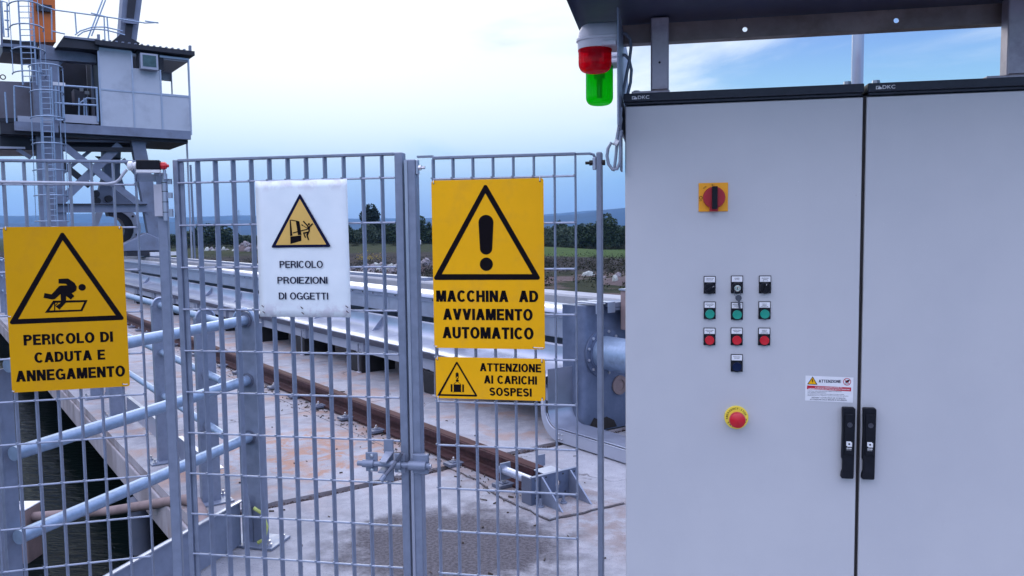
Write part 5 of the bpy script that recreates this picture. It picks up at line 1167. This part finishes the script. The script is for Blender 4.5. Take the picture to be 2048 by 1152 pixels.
# ================================================================== CRANE (frame FK, cab front at u = 24.4)
def crane():
    U0_ = 24.4
    t = thing('travelling_crane', 'grey travelling gantry crane with boxy operator cab, orange mast and caged ladder', 'crane', FK, (2.9, U0_, 0))
    def c(px, py, du=0): return FK.front(px, py, U0_+du)
    S = M['crane_steel']; Dk = M['crane_dark']
    def beam(name, p, q, w, d, du=0, m=S, ww=None):
        a, b = c(*p, du), c(*q, du); return MB().bar(a, b, w, d).build(name, m, t, smooth=0)
    px = .0142
    # legs
    for du in (.3, 3.4):
        a, b = c(262, 268, du), c(322, 508, du); MB().prism([(a.x-.02, U0_+du, a.z), (a.x+.32, U0_+du, a.z), (b.x+.20, U0_+du, b.z), (b.x-.24, U0_+du, b.z)], (0, .28, 0)).build('leg', S, t, smooth=0)
        a = c(90, 120, du); MB().box((a.x-.30, U0_+du, .45), (a.x+.32, U0_+du+.3, a.z)).build('leg', S, t, smooth=0)
        beam('cross_girder', (110, 416), (292, 416), .24, .22, du+.05)
        beam('girder_flange', (110, 409), (292, 409), .03, .30, du+.0, Dk)
        beam('brace', (128, 292), (300, 425), .18, .08, du+.02)
        beam('brace', (112, 412), (240, 290), .22, .08, du+.12)
        beam('brace', (118, 322), (180, 372), .16, .08, du+.22, Dk)
        beam('brace', (182, 300), (118, 352), .09, .08, du+.26)
        beam('brace', (246, 318), (284, 362), .09, .08, du+.26)
        beam('cross_girder', (112, 298), (280, 300), .12, .16, du+.1, Dk)
    p = c(300, 500, .3); MB().prism([(p.x-.70, U0_+.2, 1.10), (p.x+.45, U0_+.2, 1.10), (p.x+.25, U0_+.2, 1.45), (p.x-.10, U0_+.2, 1.62), (p.x-.70, U0_+.2, 1.30)], (0, .5, 0)).build('bogie', S, t, smooth=0, bevel=.02)
    MB().box((p.x-.65, U0_+.15, .96), (p.x+.1, U0_+.9, 1.09)).build('wheel_guard', Dk, t, smooth=0)
    MB().box((p.x-.05, U0_+.05, .958), (p.x+.75, U0_+.14, 1.06)).build('white_buffer', M['white'], t, smooth=0)
    MB().box((2.6, U0_-.1, .152), (3.2, U0_+4.0, .50)).build('bogie', S, t, smooth=0, bevel=.03)
    # dipper arm and curved grab seen between the legs
    def poly(name, pts, du, dd, m=S, bevel=0): MB().prism([c(x, y, du) for x, y in pts], (0, dd, 0)).build(name, m, t, smooth=0, bevel=bevel)
    poly('dipper_arm', [(205, 285), (243, 285), (240, 345), (262, 412), (190, 412), (208, 345)], 1.5, .35, M['crane_steel'])
    poly('pivot_plate', [(190, 380), (235, 378), (285, 405), (285, 412), (186, 412)], 1.3, .1, M['crane_steel'])
    for (x, y) in ((190, 388), (192, 402), (216, 398)): q = c(x, y, 1.25); MB().tube([q, q+Vector((0, -.18, 0))], .10, 16).build('pivot_pin', Dk, t)
    poly('knife_edge', [(192, 312), (246, 316), (232, 320), (206, 322)], 1.2, .2, Dk)
    cc = (222, 458); outer = [(cc[0]+58*cos(radians(a)), cc[1]-48*sin(radians(a))) for a in range(100, -75, -12)]; inner = [(cc[0]+28*cos(radians(a)), cc[1]-26*sin(radians(a))) for a in range(-70, 101, 12)]
    poly('grab_shell', outer+inner, 1.4, .5, M['crane_dark'])
    o2 = [(cc[0]+60*cos(radians(a)), cc[1]-50*sin(radians(a))) for a in range(90, -75, -12)]; i2 = [(cc[0]+46*cos(radians(a)), cc[1]-38*sin(radians(a))) for a in range(-70, 91, 12)]
    poly('grab_flange', o2+i2, 1.32, .06, M['galv_blue'])
    for a in (55, 35, 10, -15, -40, -60): q = c(cc[0]+53*cos(radians(a)), cc[1]-44*sin(radians(a)), 1.315); MB().tube([q, q+Vector((0, -.02, 0))], .035, 8).build('flange_bolt', Dk, t)
    poly('strut', [(192, 425), (206, 425), (196, 452), (186, 452)], 1.3, .1, M['galv_blue'])
    # deck
    a = c(118, 262); b = c(381, 262); zb, zt = c(250, 278).z-.06, c(250, 262).z+.02
    zt = c(378, 262).z; zb = zt-.20
    zt = c(250, 258).z+.05; zb = zt-.24; xl = c(2, 250).x; xr = c(381, 260).x
    MB().box((c(120, 250).x, U0_-.02, zb), (xr, U0_+.12, zt)).build('deck_beam', S, t, smooth=0)
    MB().box((c(28, 250).x, U0_-.1, zb-.02), (c(118, 250).x-.03, U0_+.0, zt-.03)).build('deck_beam', S, t, smooth=0)
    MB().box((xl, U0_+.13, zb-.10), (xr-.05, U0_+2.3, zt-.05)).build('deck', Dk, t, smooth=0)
    beam('deck_girder', (118, 288), (280, 288), .20, .3, 1.2, Dk); beam('deck_girder', (60, 280), (300, 284), .05, .1, .5, S)
    poly('hopper', [(0, 262), (115, 262), (108, 280), (95, 300), (0, 300)], .6, 2.0, Dk)
    beam('deck_edge', (0, 295), (50, 296), .05, .1, .45, M['galv_blue']); beam('brace', (34, 298), (62, 316), .10, .08, .5, S)
    beam('tie_rod', (112, 262), (104, 316), .12, .1, .4, S); beam('tie_rod', (290, 278), (282, 318), .10, .1, .4, S)
    beam('cable_pipe', (373.5, 282), (384, 520), .045, .045, .9, M['galv_blue']); beam('cable_pipe', (381, 330), (390, 520), .05, .05, 1.1, M['galv'])
    # machine house on the left
    poly('machine_house', [(-60, 160), (108, 166), (108, 246), (-60, 246)], 1.0, 2.2, M['crane_brown'])
    poly('house_band', [(-60, 236), (108, 236), (108, 244), (-60, 244)], .9, .08, Dk)
    q = c(6, 158, 1.0); MB().tube([q+Vector((.06*cos(2*pi*k/12), 0, .05+.06*sin(2*pi*k/12))) for k in range(12)], .015, 6, closed=True).build('lifting_eye', Dk, t)
    # column, head beam, canopy
    poly('column', [(82, 88), (106, 92), (106, 250), (82, 250)], .5, .4, S)
    poly('head_beam', [(80, 90), (186, 108), (200, 112), (200, 126), (80, 118)], .35, .35, S)
    poly('upper_platform', [(5, 78), (74, 84), (80, 110), (5, 104)], .6, 1.6, Dk); poly('platform_edge', [(5, 86), (74, 92), (74, 98), (5, 92)], .5, .08, S)
    poly('knee_brace', [(106, 120), (130, 120), (108, 144)], .5, .2, S); poly('haunch', [(62, 160), (70, 118), (80, 112), (82, 165)], .7, .3, Dk)
    # dark interior
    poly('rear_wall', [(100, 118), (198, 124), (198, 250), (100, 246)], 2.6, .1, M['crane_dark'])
    poly('inner_jib_foot', [(148, 178), (172, 186), (178, 200), (150, 208)], 1.5, .5, M['crane_brown'])
    MB().box(c(160, 182, 1.4), c(166, 174, 1.45)).box(c(170, 188, 1.4), c(178, 183, 1.45)).build('worklight', M['white'], t, smooth=0)
    poly('interior_post', [(183, 118), (190, 118), (190, 250), (185, 250)], .9, .15, S)
    # ---------------- cab
    x0 = c(200, 180).x; x1 = c(379, 180).x; zf = c(290, 266).z+.02; zr = c(200, 96).z; D = 2.0
    cab = MB().box((x0, U0_+.02, zf), (x1, U0_+D, zf+.06)).build('cab', S, t, smooth=0)
    xa, xb, xc_, xd = x0, c(266, 180).x, c(322, 180).x, x1
    zm = c(290, 186).z; zm2 = c(350, 187).z-.0
    H1 = c(210, 98).z
    MT = M['cab_panel']
    def panel(a, b, z0, z1): MB().box((a+.02, U0_, z0+.02), (b-.02, U0_+.03, z1-.02)).build('panel', MT, cab, smooth=0)
    panel(xa, xb, zf, zm); panel(xb, xc_, zf, zm); panel(xc_, xd, zf, zm); panel(xa, xb, zm, H1); panel(xb, xc_, zm, c(300, 138).z)
    fr = MB()
    for x in (xa, xb, xc_, xd): fr.box((x-.022, U0_-.015, zf), (x+.022, U0_+.04, H1 if x != xc_ else c(322, 140).z))
    fr.box((xa, U0_-.013, zm-.02), (xc_, U0_+.038, zm+.02)).box((xc_, U0_-.013, zm-.03), (xd, U0_+.038, zm+.03)).box((xa, U0_-.014, H1-.03), (xb, U0_+.039, H1+.03)).box((xc_, U0_-.014, H1-.06), (xd, U0_+.039, H1-.0))
    fr.build('window_frame', M['galv_bright'], cab, smooth=0)
    # rear and side walls around open windows
    MB().box((xa, U0_+D-.04, zf), (xb+.3, U0_+D, H1)).box((xb+.3, U0_+D-.039, zf), (xd, U0_+D-.001, zm)).box((xd-.75, U0_+D-.038, zm), (xd-.60, U0_+D-.002, H1)).box((xb+.3, U0_+D-.037, H1-.35), (xd, U0_+D-.003, H1)).build('rear_wall', MT, cab, smooth=0)
    MB().box((xd-.03, U0_+.05, zf), (xd, U0_+D-.05, zm)).box((xd-.03, U0_+D-.12, zm), (xd, U0_+D-.05, H1)).build('side_wall', MT, cab, smooth=0)
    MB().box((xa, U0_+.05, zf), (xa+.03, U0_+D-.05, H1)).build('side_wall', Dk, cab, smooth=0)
    MB().box((xb, U0_+.05, H1-.1), (xd-.001, U0_+D-.05, H1-.02)).build('ceiling', M['beige'], cab, smooth=0)
    # air conditioner in a dark recess
    r0, r1 = c(274, 136), c(326, 102); MB().box((r0.x, U0_-.01, r0.z), (r1.x, U0_+.045, r1.z+.04)).build('vent_recess', Dk, cab, smooth=0)
    r0, r1 = c(282, 137, -.22), c(316, 109, -.22); MB().box((r0.x, U0_-.22, r0.z), (r1.x, U0_-.02, r1.z)).build('air_conditioner', M['galv_blue'], cab, smooth=0, bevel=.01)
    r0, r1 = c(286, 132, -.225), c(312, 112, -.225); MB().box((r0.x, U0_-.228, r0.z), (r1.x, U0_-.221, r1.z)).build('grille', M['glass_dark'], cab, smooth=0)
    # roof: ribbed sheet with dark edge
    a, b = c(196, 94), c(385, 100); zr = H1+.05
    MB().box((xa-.10, U0_-.25, zr), (xd+.12, U0_+D+.2, zr+.12)).build('roof', Dk, cab, smooth=0)
    mb = MB(); x = xa-.08
    while x < xd+.1: mb.box((x, U0_-.26, zr+.121), (x+.05, U0_+D+.2, zr+.15)); x += .16
    mb.build('roof_rib', S, cab, smooth=0)
    for x in (xa, xd+.02): MB().box((x-.03, U0_-.2, zr+.125), (x+.03, U0_-.1, zr+.28)).build('lifting_lug', S, cab, smooth=0)
    poly('awning', [(113, 93), (128, 72), (198, 78), (198, 100)], -.1, 1.4, Dk); poly('awning_edge', [(128, 71), (198, 79), (198, 83), (130, 75)], -.15, .04, S)
    # railings
    def rails(name, pts, r=.022, du=0, m=M['galv_tube']): return MB().tube([c(x, y, du) for x, y in pts], r, 6).build(name, m, t)
    for pts in ([(109, 170), (195, 176)], [(109, 206), (195, 211)], [(111, 170), (113, 240)], [(124, 172), (127, 240)], [(193, 176), (196, 243)], [(113, 240), (126, 240)]): rails('handrail', pts, .028, -.05)
    MB().box(c(127, 244, -.04), c(196, 233, .0)).build('kickplate', M['galv_blue'], t, smooth=0)
    MB().box(c(106, 170, -.08), c(130, 166, -.04)).build('white_rail_cover', M['white'], t, smooth=0)
    for pts in ([(28, 172), (62, 176)], [(28, 172), (30, 246)], [(10, 184), (14, 246)], [(158, 196), (158, 238)], [(168, 196), (169, 238)], [(172, 196), (195, 198)], [(172, 198), (174, 238)], [(160, 206), (174, 196)]): rails('handrail', pts, .022, .1)
    MB().box(c(36, 246, .1), c(104, 236, .14)).build('kickplate', M['galv_blue'], t, smooth=0)
    for pts in ([(73, 8), (110, 20), (215, 34), (290, 46), (316, 45)], [(103, 62), (130, 68)], [(103, 20), (104, 80)], [(150, 26), (153, 66)], [(150, 70), (160, 62), (185, 54), (210, 54), (245, 62)], [(155, 72), (166, 64), (188, 58), (212, 60), (250, 70)], [(208, 33), (210, 82)], [(214, 34), (218, 82)], [(182, 26), (214, 34)], [(290, 42), (317, 46)]): rails('handrail', pts, .018, .3)
    for pts in ([(205, 0), (176, 76)], [(211, 0), (183, 72)]): rails('stay_wire', pts, .02, .9)
    # mast and jib
    poly('orange_mast', [(64, -60), (109, -60), (112, 84), (66, 84)], 1.6, .7, M['orange'])
    MB().box(c(73, 20, 1.5), c(103, 12, 1.58)).build('mast_clamp', Dk, t, smooth=0)
    poly('jib', [(250, -60), (292, -60), (272, 92), (240, 70)], 1.4, .5, M['crane_steel']); poly('jib_channel', [(262, -60), (280, -60), (262, 84), (250, 76)], 1.3, .06, Dk)
    poly('jib_foot', [(222, 84), (244, 66), (280, 86), (276, 92), (222, 90)], 1.0, .6, Dk)
    MB().box(c(247, 45, 1.2), c(273, 40, 1.28)).build('jib_bracket', S, t, smooth=0)
    # caged ladders
    def ladder(x0_, x1_, ytop, ybot, shift, n, du, hoops, cage=True):
        f = lambda x, y: c(x+shift*(y-ytop)/(ybot-ytop), y, du)
        l = MB().tube([f(x0_, ytop), f(x0_, ybot)], .022, 6).tube([f(x1_, ytop), f(x1_, ybot)], .022, 6).build('ladder', M['galv_tube'], t)
        for k in range(n):
            y = ytop+(ybot-ytop)*(k+.5)/n; MB().tube([f(x0_, y), f(x1_, y)], .012, 5).build('rung', M['galv_tube'], l)
        if cage:
            w = f(x1_, ytop).x-f(x0_, ytop).x; cx_ = lambda y: (f(x0_, y)+f(x1_, y))/2
            for y in hoops:
                o_ = cx_(y); MB().tube([o_+Vector((.38*cos(radians(a)), -.02-.62*sin(radians(a)), 0)) for a in range(-10, 191, 20)], .018, 6).build('hoop', M['galv_tube'], l)
            for a in (10, 55, 90, 125, 170):
                MB().tube([cx_(hoops[0])+Vector((.38*cos(radians(a)), -.02-.62*sin(radians(a)), 0)), cx_(hoops[-1])+Vector((.38*cos(radians(a)), -.02-.62*sin(radians(a)), 0))], .010, 5).build('cage_bar', M['galv_tube'], l)
    ladder(80, 102, 134, 470, 14, 30, -.3, [136, 187, 238, 290, 342, 392, 443])
    ladder(34, 62, -40, 170, 12, 18, .2, [-30, 14, 58, 104, 150])
    for pts in ([(3, 2), (14, 5), (15, 40), (17, 74), (8, 74), (3, 2)], [(8, 22), (18, 22)], [(9, 40), (18, 41)], [(10, 58), (19, 59)]): rails('gate_frame', pts, .02, .3)
    poly('platform_post', [(0, 0), (5, 2), (6, 94), (2, 94)], .5, .1, S)
crane()

# ================================================================== FIELD
def leaf_crown(name, lobes, n, size, m, seed, squash=1):
    rnd = random.Random(seed); P = []; F = []
    for i in range(n):
        lo = rnd.choices(lobes, weights=[l[3]**2 for l in lobes])[0]
        while True:
            d = Vector((rnd.uniform(-1, 1), rnd.uniform(-1, 1), rnd.uniform(-1, 1)))
            if .05 < d.length < 1: break
        d = d.normalized()*(d.length**.45)
        p = Vector(lo[:3]) + Vector((d.x, d.y, d.z*squash))*lo[3]
        a = Vector((rnd.gauss(0, 1), rnd.gauss(0, 1), rnd.gauss(0, 1))).normalized(); b = a.orthogonal().normalized(); cc = a.cross(b); s = size*rnd.uniform(.6, 1.3)
        k = len(P); P += [p-b*s-cc*s*.6, p+b*s-cc*s*.5, p+b*s*.2+cc*s]; F.append((k, k+1, k+2))
    me = bpy.data.meshes.new(name); me.from_pydata([tuple(p) for p in P], [], F); me.materials.append(m); return me
def field():
    rnd = random.Random(11)
    crowns = {'a': leaf_crown('crown', [(0, 0, 2.2, 1.6), (-1.1, 0, 1.7, 1.2), (1.2, .2, 1.6, 1.3), (.3, 0, 3.2, 1.1), (0, 0, 1, 1.4), (-1.2, 0, .8, 1), (1.3, 0, .7, 1)], 2600, .17, M['leaf_a'], 1),
              'b': leaf_crown('crown', [(0, 0, 2.0, 1.4), (-.9, 0, 1.3, 1.1), (.9, .2, 1.5, 1.1), (.1, 0, 2.9, .9), (0, 0, .8, 1.2), (.9, 0, .5, .8)], 2200, .15, M['leaf_b'], 2),
              'c': leaf_crown('crown', [(0, 0, 1.4, 1.5), (-1.5, 0, 1.1, 1.2), (1.6, 0, 1.1, 1.2), (.6, 0, 2.1, 1.1), (-.8, 0, 2.0, 1.0), (0, 0, .4, 1.4)], 2600, .16, M['leaf_a'], 3),
              'p': leaf_crown('crown', [(0, 0, 4.6, .75), (-.5, 0, 3.9, .8), (.6, 0, 3.7, .9), (0, 0, 3.0, 1.15), (-.3, 0, 2.2, 1.1), (.4, 0, 1.6, 1.0)], 2400, .15, M['leaf_c'], 4),
              'd': leaf_crown('crown', [(0, 0, 2.4, 1.5), (-.7, 0, 3.5, 1.0), (.8, 0, 3.9, 1.1), (.2, 0, 4.9, .8), (1.2, 0, 2.8, 1.1), (-1.2, 0, 1.6, 1.2), (1.0, 0, 1.2, 1.3), (0, 0, 1, 1.4)], 3000, .17, M['leaf_a'], 5)}
    tm = MB().tube([(0, 0, -.3), (.03, 0, .8), (-.02, 0, 1.6), (.02, 0, 2.6)], [.17, .14, .10, .05], 7).tube([(0, 0, 1.0), (.5, .1, 1.9)], [.08, .03], 5).tube([(0, 0, 1.2), (-.5, -.1, 2.1)], [.08, .03], 5)
    tr0 = tm.build('trunk', M['trunk']); trunk = tr0.data; bpy.data.objects.remove(tr0)
    def tree(px, Y, kind, s, label, group=None, sz=None):
        X = (px-1024)/FPX*Y; o = bpy.data.objects.new('pine_tree' if kind == 'p' else 'tree', None); COL.objects.link(o); o.location = (X, Y, -1.45+ (1.0 if X < -2 else .0)); o.rotation_euler = (0, 0, rnd.random()*6); o.scale = (s, s, sz or s); tag(o, label, 'tree', group)
        a = bpy.data.objects.new('trunk', trunk); COL.objects.link(a); a.parent = o
        b = bpy.data.objects.new('crown', crowns[kind]); COL.objects.link(b); b.parent = o
    tree(744, 136, 'p', 1.35, 'tall dark pine rising above the tree line just left of the gate latch post', sz=1.28)
    tree(738, 131, 'b', 1.1, 'pale grey-green rounded tree directly in front of the tall pine', sz=1.0)
    tree(1212, 124, 'd', 1.08, 'tall bushy tree rising highest beside the grey cabinet edge', sz=.98)
    tree(1128, 122, 'b', 1.15, 'pale green bush right of the big exclamation sign', sz=.92)
    tree(1166, 126, 'c', 1.35, 'broad dark tree between the pale bush and the end post', sz=1.18)
    tree(428, 150, 'c', 1.9, 'big round dome-shaped tree left of the white notice', sz=1.25)
    tree(800, 133, 'a', 1.0, 'dark tree with a small pointed top beside the latch post', sz=.88)
    tree(846, 132, 'd', .95, 'dark bushy tree between the gate post and the exclamation sign', sz=.82)
    g = 'dark trees in the tree line beyond the field'; lab = 'dark green tree merging into the tree line beyond the field'
    for px in range(250, 720, 17):
        tree(px+rnd.uniform(-6, 6), rnd.uniform(146, 164), rnd.choice('aac'), rnd.uniform(.9, 1.15), 'low dark tree behind the rubble heaps left of the paper notice', g, rnd.uniform(.38, .52))
    for px in range(690, 1130, 19):
        tree(px+rnd.uniform(-6, 6), rnd.uniform(132, 146), rnd.choice('aabc'), rnd.uniform(.9, 1.2), 'dark tree in the tree line seen through the right half of the gate', g, rnd.uniform(.72, .92))
    for px in range(1095, 1330, 15):
        tree(px+rnd.uniform(-5, 5), rnd.uniform(124, 140), rnd.choice('aacb'), rnd.uniform(.9, 1.15), 'dark tree in the tree line between exclamation sign and grey cabinet', g, rnd.uniform(.85, 1.1))
    # scrub: one mass
    P = []; F = []
    def clump(X, Y, z, r, n, s):
        for i in range(n):
            d = Vector((rnd.gauss(0, .5), rnd.gauss(0, .5), abs(rnd.gauss(0, .45))))*r; p = Vector((X, Y, z))+d
            a = Vector((rnd.gauss(0, 1), rnd.gauss(0, 1), rnd.gauss(0, 1))).normalized(); b = a.orthogonal().normalized(); cc = a.cross(b); k = len(P); q = s*rnd.uniform(.5, 1.3)
            P.extend([tuple(p-b*q), tuple(p+b*q*.6-cc*q*.4), tuple(p+cc*q)]); F.append((k, k+1, k+2))
    for i in range(1000):
        px = rnd.uniform(240, 1330); Y = rnd.choice((rnd.uniform(40, 84), rnd.uniform(55, 80), rnd.uniform(114, 130))); X = (px-1024)/FPX*Y
        v = FK.loc((X, Y, 0)).x
        if v < 12: continue
        clump(X, Y, -1.45+(1.0*max(0, min(1, (-X+12)/14)) if Y > 84 else 0), rnd.uniform(.35, .9), 70, .07)
    me = bpy.data.meshes.new('scrub'); me.from_pydata(P, [], F); me.materials.append(M['scrub']); o = bpy.data.objects.new('scrub', me); COL.objects.link(o); tag(o, 'low dry scrub and bushes across the rough field', kind='stuff')
    P.clear(); F.clear()
    for i in range(26):
        px = rnd.uniform(722, 768); Y = rnd.uniform(70, 78); clump((px-1024)/FPX*Y, Y, -.9, .5, 14, .05)
    me = bpy.data.meshes.new('wildflowers'); me.from_pydata(P, [], F); me.materials.append(M['flower']); o = bpy.data.objects.new('wildflowers', me); COL.objects.link(o); tag(o, 'patch of yellow wildflowers in the scrub beyond the wall', kind='stuff')
    # rubble heaps and boulders
    def rock_mesh(seed):
        bm = bmesh.new(); bmesh.ops.create_icosphere(bm, subdivisions=2, radius=1)
        for v in bm.verts: v.co *= 1+.38*noise.noise(v.co*1.3+Vector((seed, 0, 0)))+.12*noise.noise(v.co*4+Vector((0, seed, 0)))
        me = bpy.data.meshes.new('rock'); bm.to_mesh(me); bm.free(); return me
    rocks = [rock_mesh(i*3.3) for i in range(4)]
    for r in rocks[:3]: r.materials.append(M['stone'])
    rocks[3].materials.append(M['rockwhite'])
    def heap(px0, px1, Y, h, n, label, name='rubble_heap'):
        X0, X1 = (px0-1024)/FPX*Y, (px1-1024)/FPX*Y; mid = (X0+X1)/2; hw = (X1-X0)/2
        t = bpy.data.objects.new(name, None); COL.objects.link(t); t.location = (mid, Y, -1.4); tag(t, label, 'rubble')
        mb = MB(); nn = 24; ptsP = []
        for j in range(7):
            for i in range(nn):
                a = 2*pi*i/nn; rr = 1-j/6; ptsP.append((cos(a)*hw*rr, sin(a)*2.5*rr, h*.8*(1-rr**2)+.25*noise.noise(Vector((i*.9, j, px0)))*(j < 6) - (.3 if j == 0 else 0)))
        mb.add(ptsP, [(j*nn+i, j*nn+(i+1) % nn, (j+1)*nn+(i+1) % nn, (j+1)*nn+i) for j in range(6) for i in range(nn)])
        q = mb.build('earth_mound', M['mound'], None, smooth=60); q.parent = t
        for i in range(n):
            k = rnd.choice(rocks[:3]) if rnd.random() < .8 else rocks[3]; o = bpy.data.objects.new('stone', k); COL.objects.link(o); o.parent = t
            a = rnd.uniform(0, 2*pi); rr = sqrt(rnd.random()); s = rnd.uniform(.10, .34); o.location = (cos(a)*hw*rr, sin(a)*2.3*rr-.2, h*.8*(1-rr**2)+.02); o.scale = (s*1.3, s, s*.8); o.rotation_euler = (rnd.random()*3, rnd.random()*3, rnd.random()*3)
    heap(385, 480, 92, 1.5, 70, 'long low heap of pinkish rubble and earth left of the white notice')
    heap(460, 540, 90, 2.3, 55, 'taller heap of pale broken stones right at the edge of the white notice')
    heap(690, 830, 60, .35, 34, 'low row of pale stones beyond the wall behind the gate')
    heap(835, 880, 62, .8, 16, 'small grassy mound with stones between gate post and exclamation sign')
    heap(1190, 1330, 46, .25, 14, 'patch of pinkish broken ground by the cabinet edge beyond the wall')
    o = bpy.data.objects.new('boulder', rocks[3]); COL.objects.link(o); o.location = ((1178-1024)/FPX*52, 52, -1.45); o.scale = (.42, .35, .36); tag(o, 'single pale boulder lying in the dark grass beyond the wall', 'boulder')
    o = MB().box((-.5, -.3, 0), (.5, .3, .5)).prism([(-.5, -.31, .5), (.5, -.31, .5), (.35, -.31, .68), (-.35, -.31, .68)], (0, .62, 0)).build('white_block', M['white'], None, smooth=0, bevel=.04); Y = 110; o.location = ((836-1024)/FPX*Y, Y, -.2); tag(o, 'tiny white block standing at the foot of the trees beside the gate post', 'block')
    # lattice pylon, very faint
    t = bpy.data.objects.new('lattice_pylon', None); COL.objects.link(t); Y = 900; t.location = ((482-1024)/FPX*Y, Y, -1.5); tag(t, 'faint distant lattice pylon above the trees left of the white notice', 'pylon')
    mb = MB(); H = 30
    for sx in (-1, 1):
        for sy in (-1, 1): mb.bar((sx*1.5, sy*1.5, 0), (sx*.25, sy*.25, H), .14, .14)
    mb.build('mast_leg', M['galv'], None, smooth=0).parent = t
    mb = MB()
    for k in range(10):
        z0, z1 = H*k/10, H*(k+1)/10; w0, w1 = 1.5-1.25*k/10, 1.5-1.25*(k+1)/10
        mb.bar((-w0, -w0, z0), (w1, -w1, z1), .08, .08).bar((w0, -w0, z0), (-w1, -w1, z1), .08, .08)
    mb.build('lattice_brace', M['galv'], None, smooth=0).parent = t
    mb = MB()
    for z, w in ((22, 4), (25, 3.2), (28, 2.4)): mb.bar((-w, 0, z), (w, 0, z), .2, .2)
    mb.build('cross_arm', M['galv'], None, smooth=0).parent = t
M['mound'] = mat('earth_mound_soil', (.075, .058, .06), .95, 0, spec=.1, col2=(.14, .11, .11), vscale=1.2, bump=.4, bscale=6, dirt=(.05, .06, .03), dscale=.7, damt=.8)
field()

# ================================================================== AIR
def haze():
    o = MB().box((-3600, -40, -6), (4200, 5200, 320)).build('haze', M['stone'], None, smooth=0)
    o.data.materials.clear(); m_ = bpy.data.materials.new('haze_air'); m_.use_nodes = True; N = m_.node_tree.nodes; N.clear(); out = N.new('ShaderNodeOutputMaterial'); v = N.new('ShaderNodeVolumePrincipled')
    v.inputs['Color'].default_value = (.30, .58, 1, 1); v.inputs['Density'].default_value = .00013; v.inputs['Anisotropy'].default_value = .1
    m_.node_tree.links.new(v.outputs[0], out.inputs['Volume']); o.data.materials.append(m_); tag(o, 'thin bluish evening haze over the plain', kind='stuff')
USE_HAZE = True
if USE_HAZE: haze()
for o in list(bpy.data.objects):
    if '_at' in o: del o['_at']
